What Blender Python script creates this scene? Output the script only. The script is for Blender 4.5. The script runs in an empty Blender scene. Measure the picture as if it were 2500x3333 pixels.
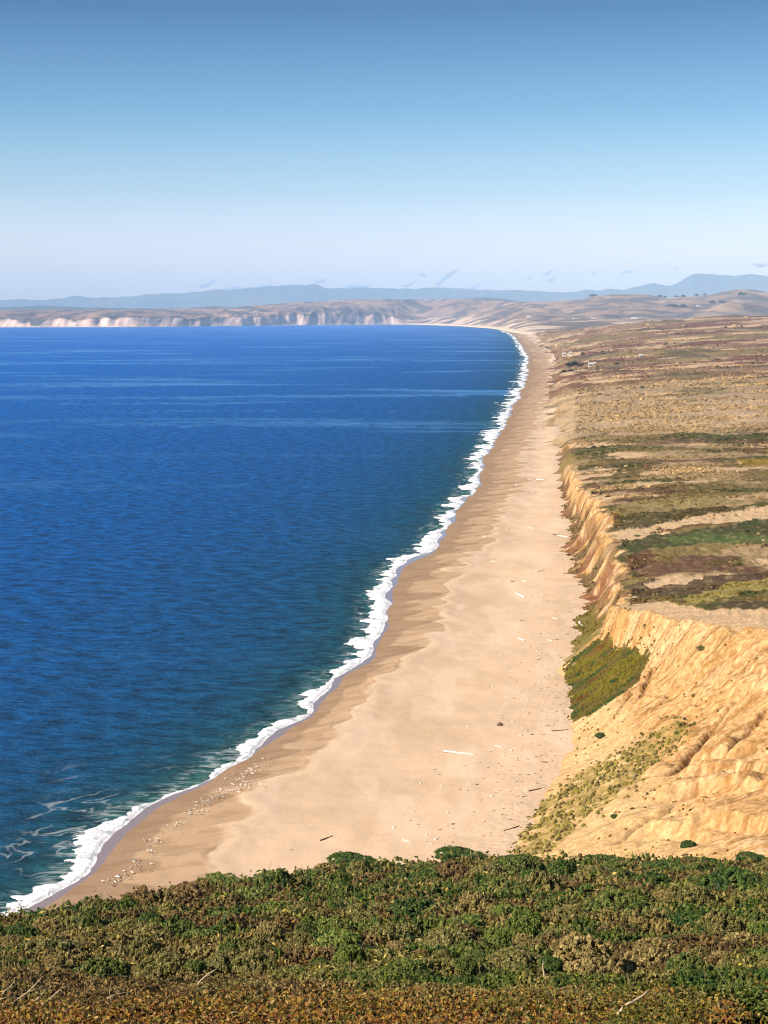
import bpy, math, random
import numpy as np
from mathutils import Vector, Matrix, Euler

random.seed(7)
RNG = np.random.default_rng(11)
scene = bpy.context.scene
COL = scene.collection

# ------------------------------------------------------------------ camera
CAMZ = 80.0
F = 5285.0                       # focal length in pixels of the 2500 x 3333 photograph
PITCH = math.atan((1666.5 - 1030.0) / F)
cp, sp = math.cos(PITCH), math.sin(PITCH)
cd = bpy.data.cameras.new('camera')
cam = bpy.data.objects.new('camera', cd)
COL.objects.link(cam)
cam.location = (0, 0, CAMZ)
cam.rotation_euler = (math.pi / 2 - PITCH, 0, 0)
cd.sensor_fit = 'VERTICAL'
cd.sensor_height = 24.0
cd.sensor_width = 18.0
cd.lens = 24.0 * F / 3333.0
cd.clip_start = 0.2
cd.clip_end = 120000
scene.camera = cam


def W(px, py, z=0.0):
    """ground point at height z seen at photograph pixel px, py"""
    px = np.asarray(px, float); py = np.asarray(py, float); z = np.asarray(z, float)
    u = (px - 1250.0) / F
    v = (1666.5 - py) / F
    dy = cp + v * sp
    dz = -sp + v * cp
    k = (z - CAMZ) / dz
    return u * k, dy * k


def zat(py, d):
    """height of a point at depth d that shows at photograph row py"""
    v = (1666.5 - np.asarray(py, float)) / F
    return CAMZ + d * (-sp + v * cp) / (cp + v * sp)


# ------------------------------------------------------------------ noise
_pr = np.random.default_rng(123)
_PERM = _pr.permutation(4096).astype(np.int32)
_GA = _pr.uniform(0, 2 * math.pi, 4096)
_GX = np.cos(_GA).astype(np.float32); _GY = np.sin(_GA).astype(np.float32)


def perlin(x, y, seed=0):
    x, y = np.broadcast_arrays(np.asarray(x, float), np.asarray(y, float))
    x0 = np.floor(x); y0 = np.floor(y)
    fx = (x - x0).astype(np.float32); fy = (y - y0).astype(np.float32)
    ix = x0.astype(np.int32); iy = y0.astype(np.int32) + np.int32(seed * 131)
    u = fx * fx * fx * (fx * (fx * 6 - 15) + 10)
    v = fy * fy * fy * (fy * (fy * 6 - 15) + 10)
    pa = _PERM[ix & 4095]; pb = _PERM[(ix + 1) & 4095]

    def g(p, b, dx, dy):
        k = _PERM[(p + iy + b) & 4095]
        return _GX[k] * dx + _GY[k] * dy
    n0 = g(pa, 0, fx, fy); n0 = n0 + (g(pb, 0, fx - 1, fy) - n0) * u
    n1 = g(pa, 1, fx, fy - 1); n1 = n1 + (g(pb, 1, fx - 1, fy - 1) - n1) * u
    return ((n0 + (n1 - n0) * v) * 1.5).astype(float)


def fbm(x, y, seed=0, oct=4, gain=0.5):
    s = 0; a = 1.0; t = 0
    for i in range(oct):
        s = s + a * perlin(np.asarray(x) * 2 ** i, np.asarray(y) * 2 ** i, seed + 17 * i)
        t += a; a *= gain
    return s / t


def ss(a, b, x):
    t = np.clip((x - a) / (b - a), 0, 1)
    return t * t * (3 - 2 * t)


def lerp(a, b, t):
    return a + (b - a) * t


def mixc(c, col, m):
    return c + (np.asarray(col, float) - c) * m[..., None]


def pip(x, y, poly):
    """vectorised point in polygon"""
    x = np.asarray(x); inside = np.zeros(x.shape, bool)
    n = len(poly)
    for i in range(n):
        x1, y1 = poly[i]; x2, y2 = poly[(i + 1) % n]
        if y1 == y2:
            continue
        c = ((y1 > y) != (y2 > y)) & (x < (x2 - x1) * (y - y1) / (y2 - y1) + x1)
        inside ^= c
    return inside


def segdist(x, y, poly):
    d = np.full(np.shape(x), 1e9)
    for i in range(len(poly) - 1):
        ax, ay = poly[i]; bx, by = poly[i + 1]
        vx, vy = bx - ax, by - ay
        t = np.clip(((x - ax) * vx + (y - ay) * vy) / (vx * vx + vy * vy), 0, 1)
        d = np.minimum(d, np.hypot(x - ax - t * vx, y - ay - t * vy))
    return d


SAT, ALB = 1.22, 0.74
# ------------------------------------------------------------------ mesh helpers
def make_mesh(name, verts, faces, cols=None, attrs=None, smooth=False, uniform=None):
    """verts Nx3; faces as MxK array (uniform K) or list of lists"""
    verts = np.asarray(verts, np.float32).reshape(-1, 3)
    me = bpy.data.meshes.new(name)
    if isinstance(faces, np.ndarray):
        m, k = faces.shape
        me.vertices.add(len(verts)); me.vertices.foreach_set('co', verts.ravel())
        me.loops.add(m * k); me.loops.foreach_set('vertex_index', faces.astype(np.int32).ravel())
        me.polygons.add(m)
        me.polygons.foreach_set('loop_start', np.arange(0, m * k, k, dtype=np.int32))
        me.polygons.foreach_set('loop_total', np.full(m, k, np.int32))
    else:
        me.from_pydata(verts.tolist(), [], faces)
    if cols is not None:
        cols = np.asarray(cols, np.float32).reshape(-1, 3)
        if name not in ('surf_foam', 'seabird'):
            lum = (cols @ np.array([0.30, 0.55, 0.15], np.float32))[:, None]
            sat, alb = (1.03, 0.85) if name == 'beach' else (1.12, 0.66) if name == 'sand_bluff' else (1.1, 0.74) if name == 'headland' else (1.16, 0.92) if name.startswith('shrub') else (1.26, 0.72) if name == 'low_scrub' else (1.18, 0.64) if name == 'leaf_bed' else (SAT, ALB)
            cols = (lum + (cols - lum) * sat) * alb
        ca = me.color_attributes.new('Col', 'FLOAT_COLOR', 'POINT')
        rgba = np.ones((len(verts), 4), np.float32); rgba[:, :3] = np.clip(cols, 0.001, 1)
        ca.data.foreach_set('color', rgba.ravel())
    for k_, v_ in (attrs or {}).items():
        at = me.attributes.new(k_, 'FLOAT', 'POINT')
        at.data.foreach_set('value', np.asarray(v_, np.float32).ravel())
    me.update(calc_edges=True)
    me.polygons.foreach_set('use_smooth', np.full(len(me.polygons), smooth, bool))
    me.validate(clean_customdata=False)
    return me


def grid_faces(nr, nc, keep=None):
    i = np.arange(nr - 1)[:, None]; j = np.arange(nc - 1)[None, :]
    a = i * nc + j
    f = np.stack([a, a + 1, a + nc + 1, a + nc], -1).reshape(-1, 4)
    if keep is not None:
        f = f[keep.ravel()]
    return f


def compact(verts, faces, *arrs):
    used = np.unique(faces)
    remap = np.zeros(len(verts), np.int64); remap[used] = np.arange(len(used))
    return (verts[used], remap[faces]) + tuple(a[used] for a in arrs)


def link(name, me, mat, parent=None, **tags):
    o = bpy.data.objects.new(name, me)
    COL.objects.link(o)
    if mat is not None and me is not None and len(me.materials) == 0:
        me.materials.append(mat)
    if parent:
        o.parent = parent
    for k, v in tags.items():
        if v:
            o[k] = v
    return o


def empty(name, loc, **tags):
    o = bpy.data.objects.new(name, None)
    o.empty_display_size = 0.5
    COL.objects.link(o); o.location = loc
    for k, v in tags.items():
        if v:
            o[k] = v
    return o


# ------------------------------------------------------------------ materials
def new_mat(name):
    m = bpy.data.materials.new(name); m.use_nodes = True
    nt = m.node_tree
    return m, nt, nt.nodes['Principled BSDF']


def N(nt, kind, **kw):
    n = nt.nodes.new(kind)
    for k, v in kw.items():
        if hasattr(n, k):
            setattr(n, k, v)
        else:
            n.inputs[k.replace('_', ' ')].default_value = v
    return n


def L(nt, a, b):
    nt.links.new(a, b)


def mixnode(nt, fac, a, b, blend='MIX'):
    n = nt.nodes.new('ShaderNodeMix'); n.data_type = 'RGBA'; n.blend_type = blend
    for sock, v in ((n.inputs[0], fac), (n.inputs[6], a), (n.inputs[7], b)):
        if hasattr(v, 'is_output'):
            nt.links.new(v, sock)
        elif isinstance(v, (int, float)):
            sock.default_value = v
        else:
            sock.default_value = (*v, 1)
    return n.outputs[2]


def vcol_mat(name, rough=0.9, noise=None, bump=None, translucent=0.0, spec=0.2, amp=0.25):
    """vertex colour x fine procedural noise, with optional bump (scale, distance)"""
    m, nt, b = new_mat(name)
    at = N(nt, 'ShaderNodeAttribute', attribute_name='Col')
    c = at.outputs['Color']
    tc = nt.nodes.new('ShaderNodeTexCoord')
    if noise:
        nz = N(nt, 'ShaderNodeTexNoise', Scale=noise, Detail=4.0, Roughness=0.65)
        L(nt, tc.outputs['Object'], nz.inputs['Vector'])
        mr = N(nt, 'ShaderNodeMapRange')
        mr.inputs['From Min'].default_value = 0.3; mr.inputs['From Max'].default_value = 0.7
        mr.inputs['To Min'].default_value = 1 - amp; mr.inputs['To Max'].default_value = 1 + amp
        L(nt, nz.outputs['Fac'], mr.inputs['Value'])
        vm = N(nt, 'ShaderNodeVectorMath', operation='SCALE')
        L(nt, c, vm.inputs[0]); L(nt, mr.outputs[0], vm.inputs['Scale'])
        c = vm.outputs[0]
    L(nt, c, b.inputs['Base Color'])
    b.inputs['Roughness'].default_value = rough
    b.inputs['Specular IOR Level'].default_value = spec
    if bump:
        nb = N(nt, 'ShaderNodeTexNoise', Scale=bump[0], Detail=5.0, Roughness=0.6)
        L(nt, tc.outputs['Object'], nb.inputs['Vector'])
        bp = N(nt, 'ShaderNodeBump', Distance=bump[1], Strength=1.0)
        L(nt, nb.outputs['Fac'], bp.inputs['Height'])
        L(nt, bp.outputs['Normal'], b.inputs['Normal'])
    if translucent:
        tr = nt.nodes.new('ShaderNodeBsdfTranslucent'); L(nt, c, tr.inputs['Color'])
        mx = nt.nodes.new('ShaderNodeMixShader'); mx.inputs[0].default_value = translucent
        L(nt, b.outputs[0], mx.inputs[1]); L(nt, tr.outputs[0], mx.inputs[2])
        L(nt, mx.outputs[0], nt.nodes['Material Output'].inputs['Surface'])
    return m


def flat_mat(name, col, rough=0.8, scale=3.0, amp=0.2, bump=None):
    m, nt, b = new_mat(name)
    tc = nt.nodes.new('ShaderNodeTexCoord')
    nz = N(nt, 'ShaderNodeTexNoise', Scale=scale, Detail=4.0)
    L(nt, tc.outputs['Object'], nz.inputs['Vector'])
    c = mixnode(nt, nz.outputs['Fac'], [v * (1 - amp) for v in col], [min(1, v * (1 + amp)) for v in col])
    L(nt, c, b.inputs['Base Color'])
    b.inputs['Roughness'].default_value = rough
    b.inputs['Specular IOR Level'].default_value = 0.25
    return m


M_leaf = vcol_mat('leaf_foliage', rough=0.65, translucent=0.25, spec=0.3)
M_scrub = vcol_mat('scrub_foliage', rough=0.9, spec=0.1)
M_land = vcol_mat('dune_ground', rough=0.95, noise=1.6, bump=(1.6, 0.22), spec=0.1, amp=0.28)
M_far = vcol_mat('far_ground', rough=0.95, noise=0.012, spec=0.1, amp=0.15)
M_hill = vcol_mat('shaded_hill_soil', rough=0.95, noise=4.0, bump=(9.0, 0.05), spec=0.1)
M_foam = vcol_mat('foam', rough=0.7, noise=1.3, bump=(1.8, 0.25), spec=0.3, amp=0.10)
M_wood = flat_mat('bleached_driftwood', (0.50, 0.455, 0.39), scale=2.0)
M_wood2 = flat_mat('weathered_driftwood', (0.10, 0.06, 0.035), scale=2.0)
M_kelp = flat_mat('dried_kelp', (0.12, 0.085, 0.05), scale=4.0)
M_twig = flat_mat('dry_twig', (0.45, 0.33, 0.20), scale=20.0)
M_bird = vcol_mat('bird_plumage', rough=0.8)
M_wall = flat_mat('white_wall', (0.55, 0.52, 0.48), scale=0.4, amp=0.05)
M_roof = flat_mat('grey_roof', (0.42, 0.36, 0.33), scale=0.4)
M_glass = flat_mat('window_glass', (0.05, 0.06, 0.08), rough=0.2)
M_bark = flat_mat('bark', (0.08, 0.055, 0.04), scale=1.0)

# ------------------------------------------------------------------ coast lines
SHORE_PX = [(-190, 3120), (165, 2936), (283, 2841), (362, 2765), (415, 2700), (467, 2660), (588, 2599), (678, 2547), (754, 2492), (799, 2472),
            (874, 2419), (995, 2336), (1062, 2261), (1150, 2190), (1214, 2140), (1266, 2034), (1270, 1929), (1320, 1839), (1424, 1786),
            (1436, 1748), (1489, 1658), (1562, 1575), (1577, 1485), (1630, 1402), (1668, 1326), (1703, 1251), (1716, 1190),
            (1704, 1138), (1682, 1108), (1652, 1082), (1612, 1070), (1507, 1062), (1400, 1058), (1330, 1056)]
_a = np.array(SHORE_PX, float)
sx, sy = W(_a[:, 0], _a[:, 1], 0.3)
sy = np.concatenate([[60.0], sy, [22000.0]]); sx = np.concatenate([[-95.0], sx, [-200.0]])
BASE_PX = [(1500, 2980), (1650, 2743), (1725, 2622), (1816, 2471), (1848, 2411), (1856, 2336), (1832, 2215), (1822, 2170), (1880, 2035)]
_b = np.array(BASE_PX, float)
bx, by = W(_b[:, 0], _b[:, 1], 3.0)
bx = list(bx); by = list(by)
for p in [(1900, 1914), (1855, 1854), (1833, 1778), (1856, 1733), (1833, 1658), (1828, 1582), (1818, 1507), (1805, 1447), (1812, 1356),
          (1806, 1311), (1832, 1266), (1810, 1221), (1795, 1191), (1771, 1130), (1758, 1108), (1735, 1088)]:
    q = W(*p, 3.0); bx.append(float(q[0])); by.append(float(q[1]))
bx = [-40.0] + bx + [760.0, 900.0]; by = [90.0] + by + [9500.0, 14000.0]
by = np.array(by); bx = np.array(bx)
# rim of the bluff: pixel and height
RIM = [(-1, 0, 0)]
rim = []
for px_, py_, z_ in [(2500, 2050, 27), (2260, 2034, 22), (2100, 1990, 18.5), (2000, 1974, 16.5), (2035, 1955, 14), (2045, 1869, 12.5), (2022, 1793, 14),
                     (1990, 1725, 15.5), (1974, 1658, 16.5), (1935, 1620, 14.5), (1905, 1600, 13), (1869, 1522, 11)]:
    q = W(px_, py_, z_); rim.append((float(q[1]), float(q[0]), z_))
rim += [(853, 100, 9), (976, 113, 8), (1248, 146, 8), (1448, 168, 8), (1724, 206, 8), (2130, 243, 8), (2528, 280, 8), (4070, 425, 10),
        (5217, 530, 12), (7017, 690, 14), (9500, 820, 14), (14000, 980, 14)]
rim += [(90, 130, 46), (150, 108, 42), (200, 93, 37), (232, 80, 32)]
rim.sort()
rim = np.array(rim)
LG = np.linspace(math.log(60), math.log(22000), 6000)


def smooth_tab(yy, vv, win=9):
    t = np.interp(LG, np.log(yy), vv)
    k = np.hanning(win * 2 + 3)[1:-1]; k /= k.sum()
    tp = np.pad(t, win, mode='edge')
    return np.convolve(tp, k, mode='valid')


T_sh = smooth_tab(sy, sx, 14); T_b = smooth_tab(by, bx, 14)
T_rx = smooth_tab(rim[:, 0], rim[:, 1], 14); T_rh = smooth_tab(rim[:, 0], rim[:, 2], 20)


def tab(T, y):
    return np.interp(np.log(np.maximum(y, 61)), LG, T)


def shore_x(y):
    y = np.asarray(y, float)
    am = np.interp(y, [200, 500, 1500, 4000], [1.0, 1.2, 2.0, 3.0])
    return (tab(T_sh, y) + am * 1.3 * perlin(y / 31.0, 0.3, 5) + am * 0.7 * perlin(y / 13.0, 0.7, 6)
            + 0.25 * perlin(y / 4.0, 0.2, 8) + np.where(y > 900, 5.0 * perlin(y / 140.0, 0.1, 9), 0) * ss(900, 2000, y))


def base_x(y):
    y = np.asarray(y, float)
    return tab(T_b, y)


def foam_w(y):
    return np.interp(y, [150, 250, 300, 470, 900, 1900, 4000, 9000], [4.0, 4.0, 4.3, 5.6, 7.8, 11, 14, 17])


def film_w(y):
    y = np.asarray(y, float)
    return np.clip(0.9 + 2.6 * perlin(y / 21.0, 3.3, 31), 0.05, 3.2) * np.interp(y, [200, 900, 3000], [1, 1.2, 1.5])


_WT = np.geomspace(20, 30000, 8000)
_wc = {}


def yint(y, ty, tv):
    """integral of dy / size(y): keeps patches round while their size grows with y"""
    k = (tuple(ty), tuple(tv))
    if k not in _wc:
        f = 1 / np.interp(_WT, ty, tv)
        _wc[k] = np.concatenate([[0], np.cumsum((f[1:] + f[:-1]) / 2 * np.diff(_WT))])
    return np.interp(y, _WT, _wc[k])


# rows spaced evenly as the ground recedes from a viewer 80 m up
def rows(y0, y1, step):
    q0, q1 = CAMZ * F / y0, CAMZ * F / y1
    n = int((q0 - q1) / step)
    return CAMZ * F / np.linspace(q0, q1, n)


# ------------------------------------------------------------------ beach
def berm_off(y):
    y = np.asarray(y, float)
    b = np.interp(y, [150, 245, 272, 292, 320, 348, 382, 411, 474, 700, 1200, 3000, 8000], [17, 17, 14, 11.5, 10.5, 9, 11, 14, 17, 19, 24, 40, 60])
    k = np.abs(perlin(y / 17.0, 1.7, 21)) * 2 - 0.5
    return b * (1 + 0.30 * k) + 2.0 * perlin(y / 9.0, 5.1, 22)


def beach_z(x, y):
    y = np.asarray(y, float)
    e = x - shore_x(y)
    bo = berm_off(y)
    bb = base_x(y) - shore_x(y)
    t = np.clip(e / bo, 0, 1)
    fl = film_w(y)
    z = np.where(e < 0, 0.075 + 0.012 * np.maximum(e, -fl) + 0.09 * np.minimum(e + fl, 0), 0.075 + 1.9 * (t ** 1.15))
    z = z - 0.35 * ss(0, 6, e - bo) + 1.3 * ss(0.3, 1.0, (e - bo) / np.maximum(bb - bo, 5))
    und = fbm(x / 14.0, y / 14.0, 41, 4) * 0.22 + fbm(x / 3.0, y / 3.0, 43, 3) * 0.05
    z = z + und * ss(1, 8, e)
    z = z + 0.10 * fbm(x / 1.1, y / 1.1, 47, 2) * ss(0.75, 1.0, e / np.maximum(bb, 5))
    return z


def beach_cols(x, y):
    e = x - shore_x(y)
    bo = berm_off(y)
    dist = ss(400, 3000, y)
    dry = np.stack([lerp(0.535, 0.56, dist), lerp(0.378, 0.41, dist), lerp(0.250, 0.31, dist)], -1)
    n = fbm(x / 26.0, y / 42.0, 51, 4)
    c = dry * (1 + 0.13 * n + 0.10 * fbm(x / 5.0, y / 5.0, 52, 4))[..., None]
    c = mixc(c, (0.46, 0.32, 0.20), ss(0.05, 0.35, fbm(x / 18.0, y / 30.0, 54, 3)) * 0.55)
    c = mixc(c, (0.62, 0.46, 0.33), ss(0.05, 0.3, fbm(x / 9.0 + 0.3 * n, y / 34.0, 55, 3)) * 0.45)
    # damp sand between the swash and the berm, with cuspate tongues
    wetedge = bo + 2.2 * fbm(x / 7.0, y / 9.0, 61, 3)
    damp = 1 - ss(-1.4, 0.7, e - wetedge)
    damp2 = 1 - ss(-0.5, 0.6, e - bo * (0.34 + 0.75 * np.clip(perlin(y / 11.0, 2.2, 62), -0.15, 1)) - 1.8 * fbm(x / 5, y / 5, 63, 3) - 1.2)
    tong = ss(0.0, 0.22, fbm(x / 9.0, y / 4.5, 64, 3)) * damp
    c = mixc(c, (0.345, 0.225, 0.13), damp * 0.80)
    c = mixc(c, (0.25, 0.155, 0.088), np.clip(damp2 * 0.75 + tong * 0.45, 0, 1))
    # pale strip of dry sand along the berm crest
    c = mixc(c, (0.63, 0.45, 0.29), np.exp(-((e - wetedge - 1.2) / 1.1) ** 2) * 0.6)
    # dark line left at the last reach of the waves
    c = mixc(c, (0.26, 0.15, 0.075), np.exp(-((e - wetedge + 0.25) / 0.35) ** 2) * ss(-0.1, 0.25, perlin(y / 12, 7.7, 65)) * 0.7)
    film = 1 - ss(-0.15, 0.25, e)
    c = mixc(c, (0.24, 0.19, 0.19), film * 0.9)  # the wet film's lavender sky reflection is put into the colour
    wet = np.clip(film + 0.12 * damp2, 0, 1)
    return c, wet


ys = rows(150, 9500, 1.6)
NB = 380
tt = np.linspace(0, 1, NB) ** 1.15
x0 = shore_x(ys) - 14; x1 = base_x(ys) + 6
X = x0[:, None] + (x1 - x0)[:, None] * tt[None, :]
Y = np.repeat(ys[:, None], NB, 1)
Z = beach_z(X, Y)
C, WET = beach_cols(X, Y)
m_beach, nt, bs = new_mat('beach_sand')
at = N(nt, 'ShaderNodeAttribute', attribute_name='Col')
aw = N(nt, 'ShaderNodeAttribute', attribute_name='wet')
tc = nt.nodes.new('ShaderNodeTexCoord')
nz = N(nt, 'ShaderNodeTexNoise', Scale=2.5, Detail=6.0, Roughness=0.7)
L(nt, tc.outputs['Object'], nz.inputs['Vector'])
mr = N(nt, 'ShaderNodeMapRange'); mr.inputs['From Min'].default_value = .3; mr.inputs['From Max'].default_value = .7
mr.inputs['To Min'].default_value = .88; mr.inputs['To Max'].default_value = 1.10
L(nt, nz.outputs['Fac'], mr.inputs['Value'])
vm = N(nt, 'ShaderNodeVectorMath', operation='SCALE'); L(nt, at.outputs['Color'], vm.inputs[0]); L(nt, mr.outputs[0], vm.inputs['Scale'])
L(nt, vm.outputs[0], bs.inputs['Base Color'])
r1 = N(nt, 'ShaderNodeMapRange'); r1.inputs['To Min'].default_value = 0.95; r1.inputs['To Max'].default_value = 0.16
L(nt, aw.outputs['Fac'], r1.inputs['Value']); L(nt, r1.outputs[0], bs.inputs['Roughness'])
r2 = N(nt, 'ShaderNodeMapRange'); r2.inputs['To Min'].default_value = 0.1; r2.inputs['To Max'].default_value = 0.6
L(nt, aw.outputs['Fac'], r2.inputs['Value']); L(nt, r2.outputs[0], bs.inputs['Specular IOR Level'])
bp = N(nt, 'ShaderNodeBump', Distance=0.06, Strength=1.0); L(nt, nz.outputs['Fac'], bp.inputs['Height'])
r3 = N(nt, 'ShaderNodeMapRange'); r3.inputs['To Min'].default_value = 1.0; r3.inputs['To Max'].default_value = 0.05
L(nt, aw.outputs['Fac'], r3.inputs['Value']); L(nt, r3.outputs[0], bp.inputs['Strength'])
L(nt, bp.outputs['Normal'], bs.inputs['Normal'])
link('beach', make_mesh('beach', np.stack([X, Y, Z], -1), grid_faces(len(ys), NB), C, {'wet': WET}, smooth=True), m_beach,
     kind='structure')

# ------------------------------------------------------------------ sea
ys = rows(150, 17500, 2.4)
NS = 520
tt = np.linspace(0, 1, NS) ** 2.2
x1 = shore_x(ys) + 1.5; x0 = np.minimum(-0.31 * ys - 60, x1 - 150)
X = x1[:, None] + (x0 - x1)[:, None] * tt[None, :]
Y = np.repeat(ys[:, None], NS, 1)
off = shore_x(ys)[:, None] - X
amp = np.interp(off, [0, 10, 40, 200], [0.0, 0.10, 0.22, 0.35])
Z = 0.0 + amp * (fbm(X / 22.0, Y / 17.0, 71, 3) * 0.9)
# the low swell that steepens just before it breaks
Z += 0.45 * np.exp(-((off - 11 - 2.0 * perlin(Y / 40, 4.4, 72)) / 2.6) ** 2) * ss(-0.1, 0.3, perlin(Y / 33, 1.1, 73)) * (off > 0)
Z = np.where(off < 0.5, 0.0, Z)
near = 1 - ss(285, 330, Y)
warp = fbm(X / 11, Y / 11, 81, 3)
rid = np.abs(fbm(X / 8 + 1.2 * warp, Y / 8 + warp, 82, 3))
lace = (1 - ss(0.01, 0.07, rid)) * ss(-0.05, 0.25, fbm(X / 30, Y / 30, 83, 2)) * (1 - ss(16, 42, off + 10 * warp)) * ss(2, 7, off)
lace = lace * near * 0.55
lace += (0.35 + 0.3 * near) * (1 - ss(0.03, 0.13, np.abs(fbm(X / 9, Y / 2.4, 84, 3)))) * (1 - ss(0.5, 6, off - foam_w(Y) + 4 * warp)) * ss(0, 3, off)
lace = np.clip(lace, 0, 1)
m_sea, nt, bs = new_mat('sea_water')
ao = N(nt, 'ShaderNodeAttribute', attribute_name='offshore')
al = N(nt, 'ShaderNodeAttribute', attribute_name='lace')
tc = nt.nodes.new('ShaderNodeTexCoord')
ramp = nt.nodes.new('ShaderNodeValToRGB')
mr = N(nt, 'ShaderNodeMapRange'); mr.inputs['From Max'].default_value = 1.0
L(nt, ao.outputs['Fac'], ramp.inputs['Fac'])
er = ramp.color_ramp
er.elements[0].position = 0.0; er.elements[0].color = (0.08, 0.13, 0.09, 1)
er.elements[1].position = 1.0; er.elements[1].color = (0.0010, 0.088, 0.350, 1)
for p, c in ((0.10, (0.022, 0.090, 0.075)), (0.20, (0.006, 0.055, 0.080)), (0.36, (0.0015, 0.054, 0.140)), (0.60, (0.0010, 0.066, 0.240))):
    e_ = er.elements.new(p); e_.color = (*c, 1)
# broad calm slicks, their sky sheen put into the colour, long across the view
mpv = N(nt, 'ShaderNodeMapping'); mpv.inputs['Scale'].default_value = (0.0022, 0.0075, 1); mpv.inputs['Rotation'].default_value = (0, 0, math.radians(-12))
L(nt, tc.outputs['Object'], mpv.inputs['Vector'])
n1 = N(nt, 'ShaderNodeTexNoise', Scale=1.0, Detail=5.0, Roughness=0.55, Distortion=0.8)
L(nt, mpv.outputs[0], n1.inputs['Vector'])
sl = N(nt, 'ShaderNodeMapRange'); sl.inputs['From Min'].default_value = 0.53; sl.inputs['From Max'].default_value = 0.64
L(nt, n1.outputs['Fac'], sl.inputs['Value'])
mpw = N(nt, 'ShaderNodeMapping'); mpw.inputs['Scale'].default_value = (0.16, 0.22, 1); mpw.inputs['Rotation'].default_value = (0, 0, math.radians(20))
L(nt, tc.outputs['Object'], mpw.inputs['Vector'])
n2 = N(nt, 'ShaderNodeTexNoise', Scale=1.0, Detail=8.0, Roughness=0.68)
L(nt, mpw.outputs[0], n2.inputs['Vector'])
pw = N(nt, 'ShaderNodeMapRange'); pw.inputs['From Min'].default_value = 0.36; pw.inputs['From Max'].default_value = 0.64
pw.inputs['To Min'].default_value = 0.38; pw.inputs['To Max'].default_value = 1.70  # light and dark sides of the chop, put into the water colour
L(nt, n2.outputs['Fac'], pw.inputs['Value'])
sc1 = N(nt, 'ShaderNodeVectorMath', operation='SCALE'); L(nt, ramp.outputs['Color'], sc1.inputs[0]); L(nt, pw.outputs[0], sc1.inputs['Scale'])
geo = nt.nodes.new('ShaderNodeSeparateXYZ'); L(nt, tc.outputs['Object'], geo.inputs[0])
far_ = N(nt, 'ShaderNodeMapRange'); far_.inputs['From Min'].default_value = 650; far_.inputs['From Max'].default_value = 1300; far_.inputs['To Max'].default_value = 0.85
far_.inputs['To Min'].default_value = 0.12
L(nt, geo.outputs['Y'], far_.inputs['Value'])
slm = N(nt, 'ShaderNodeMath', operation='MULTIPLY'); L(nt, sl.outputs[0], slm.inputs[0]); L(nt, far_.outputs[0], slm.inputs[1])
cs = mixnode(nt, slm.outputs[0], sc1.outputs[0], (0.055, 0.20, 0.44))
cs = mixnode(nt, al.outputs['Fac'], cs, (0.50, 0.54, 0.52))
dif = nt.nodes.new('ShaderNodeBsdfDiffuse'); gls = nt.nodes.new('ShaderNodeBsdfGlossy')
L(nt, cs, dif.inputs['Color']); gls.inputs['Color'].default_value = (0.45, 0.75, 1.0, 1); gls.inputs['Roughness'].default_value = 0.5
mxs = nt.nodes.new('ShaderNodeMixShader'); mxs.inputs[0].default_value = 0.05
L(nt, dif.outputs[0], mxs.inputs[1]); L(nt, gls.outputs[0], mxs.inputs[2]); L(nt, mxs.outputs[0], nt.nodes['Material Output'].inputs['Surface'])
nt.nodes.remove(bs)
mpx = N(nt, 'ShaderNodeMapping'); mpx.inputs['Scale'].default_value = (0.22, 0.42, 1); mpx.inputs['Rotation'].default_value = (0, 0, math.radians(20))
L(nt, tc.outputs['Object'], mpx.inputs['Vector'])
n3 = N(nt, 'ShaderNodeTexNoise', Scale=1.0, Detail=6.0, Roughness=0.62); L(nt, mpx.outputs[0], n3.inputs['Vector'])
b1 = N(nt, 'ShaderNodeBump', Distance=1.5, Strength=1.0); L(nt, n3.outputs['Fac'], b1.inputs['Height'])
b2 = N(nt, 'ShaderNodeBump', Distance=5.0, Strength=1.0); L(nt, n2.outputs['Fac'], b2.inputs['Height'])
L(nt, b2.outputs['Normal'], b1.inputs['Normal']); L(nt, b1.outputs['Normal'], dif.inputs['Normal']); L(nt, b1.outputs['Normal'], gls.inputs['Normal'])
# offshore: 0 at the waterline, 1 far out (logarithmic)
A_off = np.clip(np.log(np.maximum(off, 0) / 6.0 + 1) / math.log(1 + 900 / 6.0), 0, 1)
link('sea', make_mesh('sea', np.stack([X, Y, Z], -1), grid_faces(len(ys), NS)[:, ::-1], None, {'offshore': A_off, 'lace': lace}, smooth=True),
     m_sea, kind='structure')

# ------------------------------------------------------------------ surf foam
ys = rows(165, 9500, 1.1)
NFC = 90
tt = np.linspace(0, 1, NFC)
fw = foam_w(ys)
Y = np.repeat(ys[:, None], NFC, 1)
edge = shore_x(ys) - film_w(ys)
E = (tt[None, :] * 2.1) * fw[:, None]            # distance seaward of the foam's front
X = edge[:, None] - E
wv = fw[:, None] * (0.78 + 0.85 * perlin(Y / 24, 0.5, 91) + 0.5 * perlin(Y / 8.5, 2.5, 92))
wv = np.maximum(wv, fw[:, None] * 0.20)
frac = E / wv
FT = ([150, 300, 600, 2000, 6000], [1, 1.1, 1.9, 7, 24]); GF = yint(Y, *FT); DF = np.interp(Y, *FT)
n_ = fbm(X / (2.6 * DF ** .3), GF / 3.0, 93, 4)
n2_ = fbm(X / (6.5 * DF ** .3) + 0.7 * n_, GF / 2.6, 94, 3)
mask = 1.0 - frac ** 1.6 + 0.9 * n_ + 0.9 * n2_ * frac
mask = np.where(frac < 0.5, np.maximum(mask, 0.24 + 1.3 * n_ + 0.3 * (1 - frac)), mask)
front = ss(0.0, 0.12, tt)[None, :]
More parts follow.
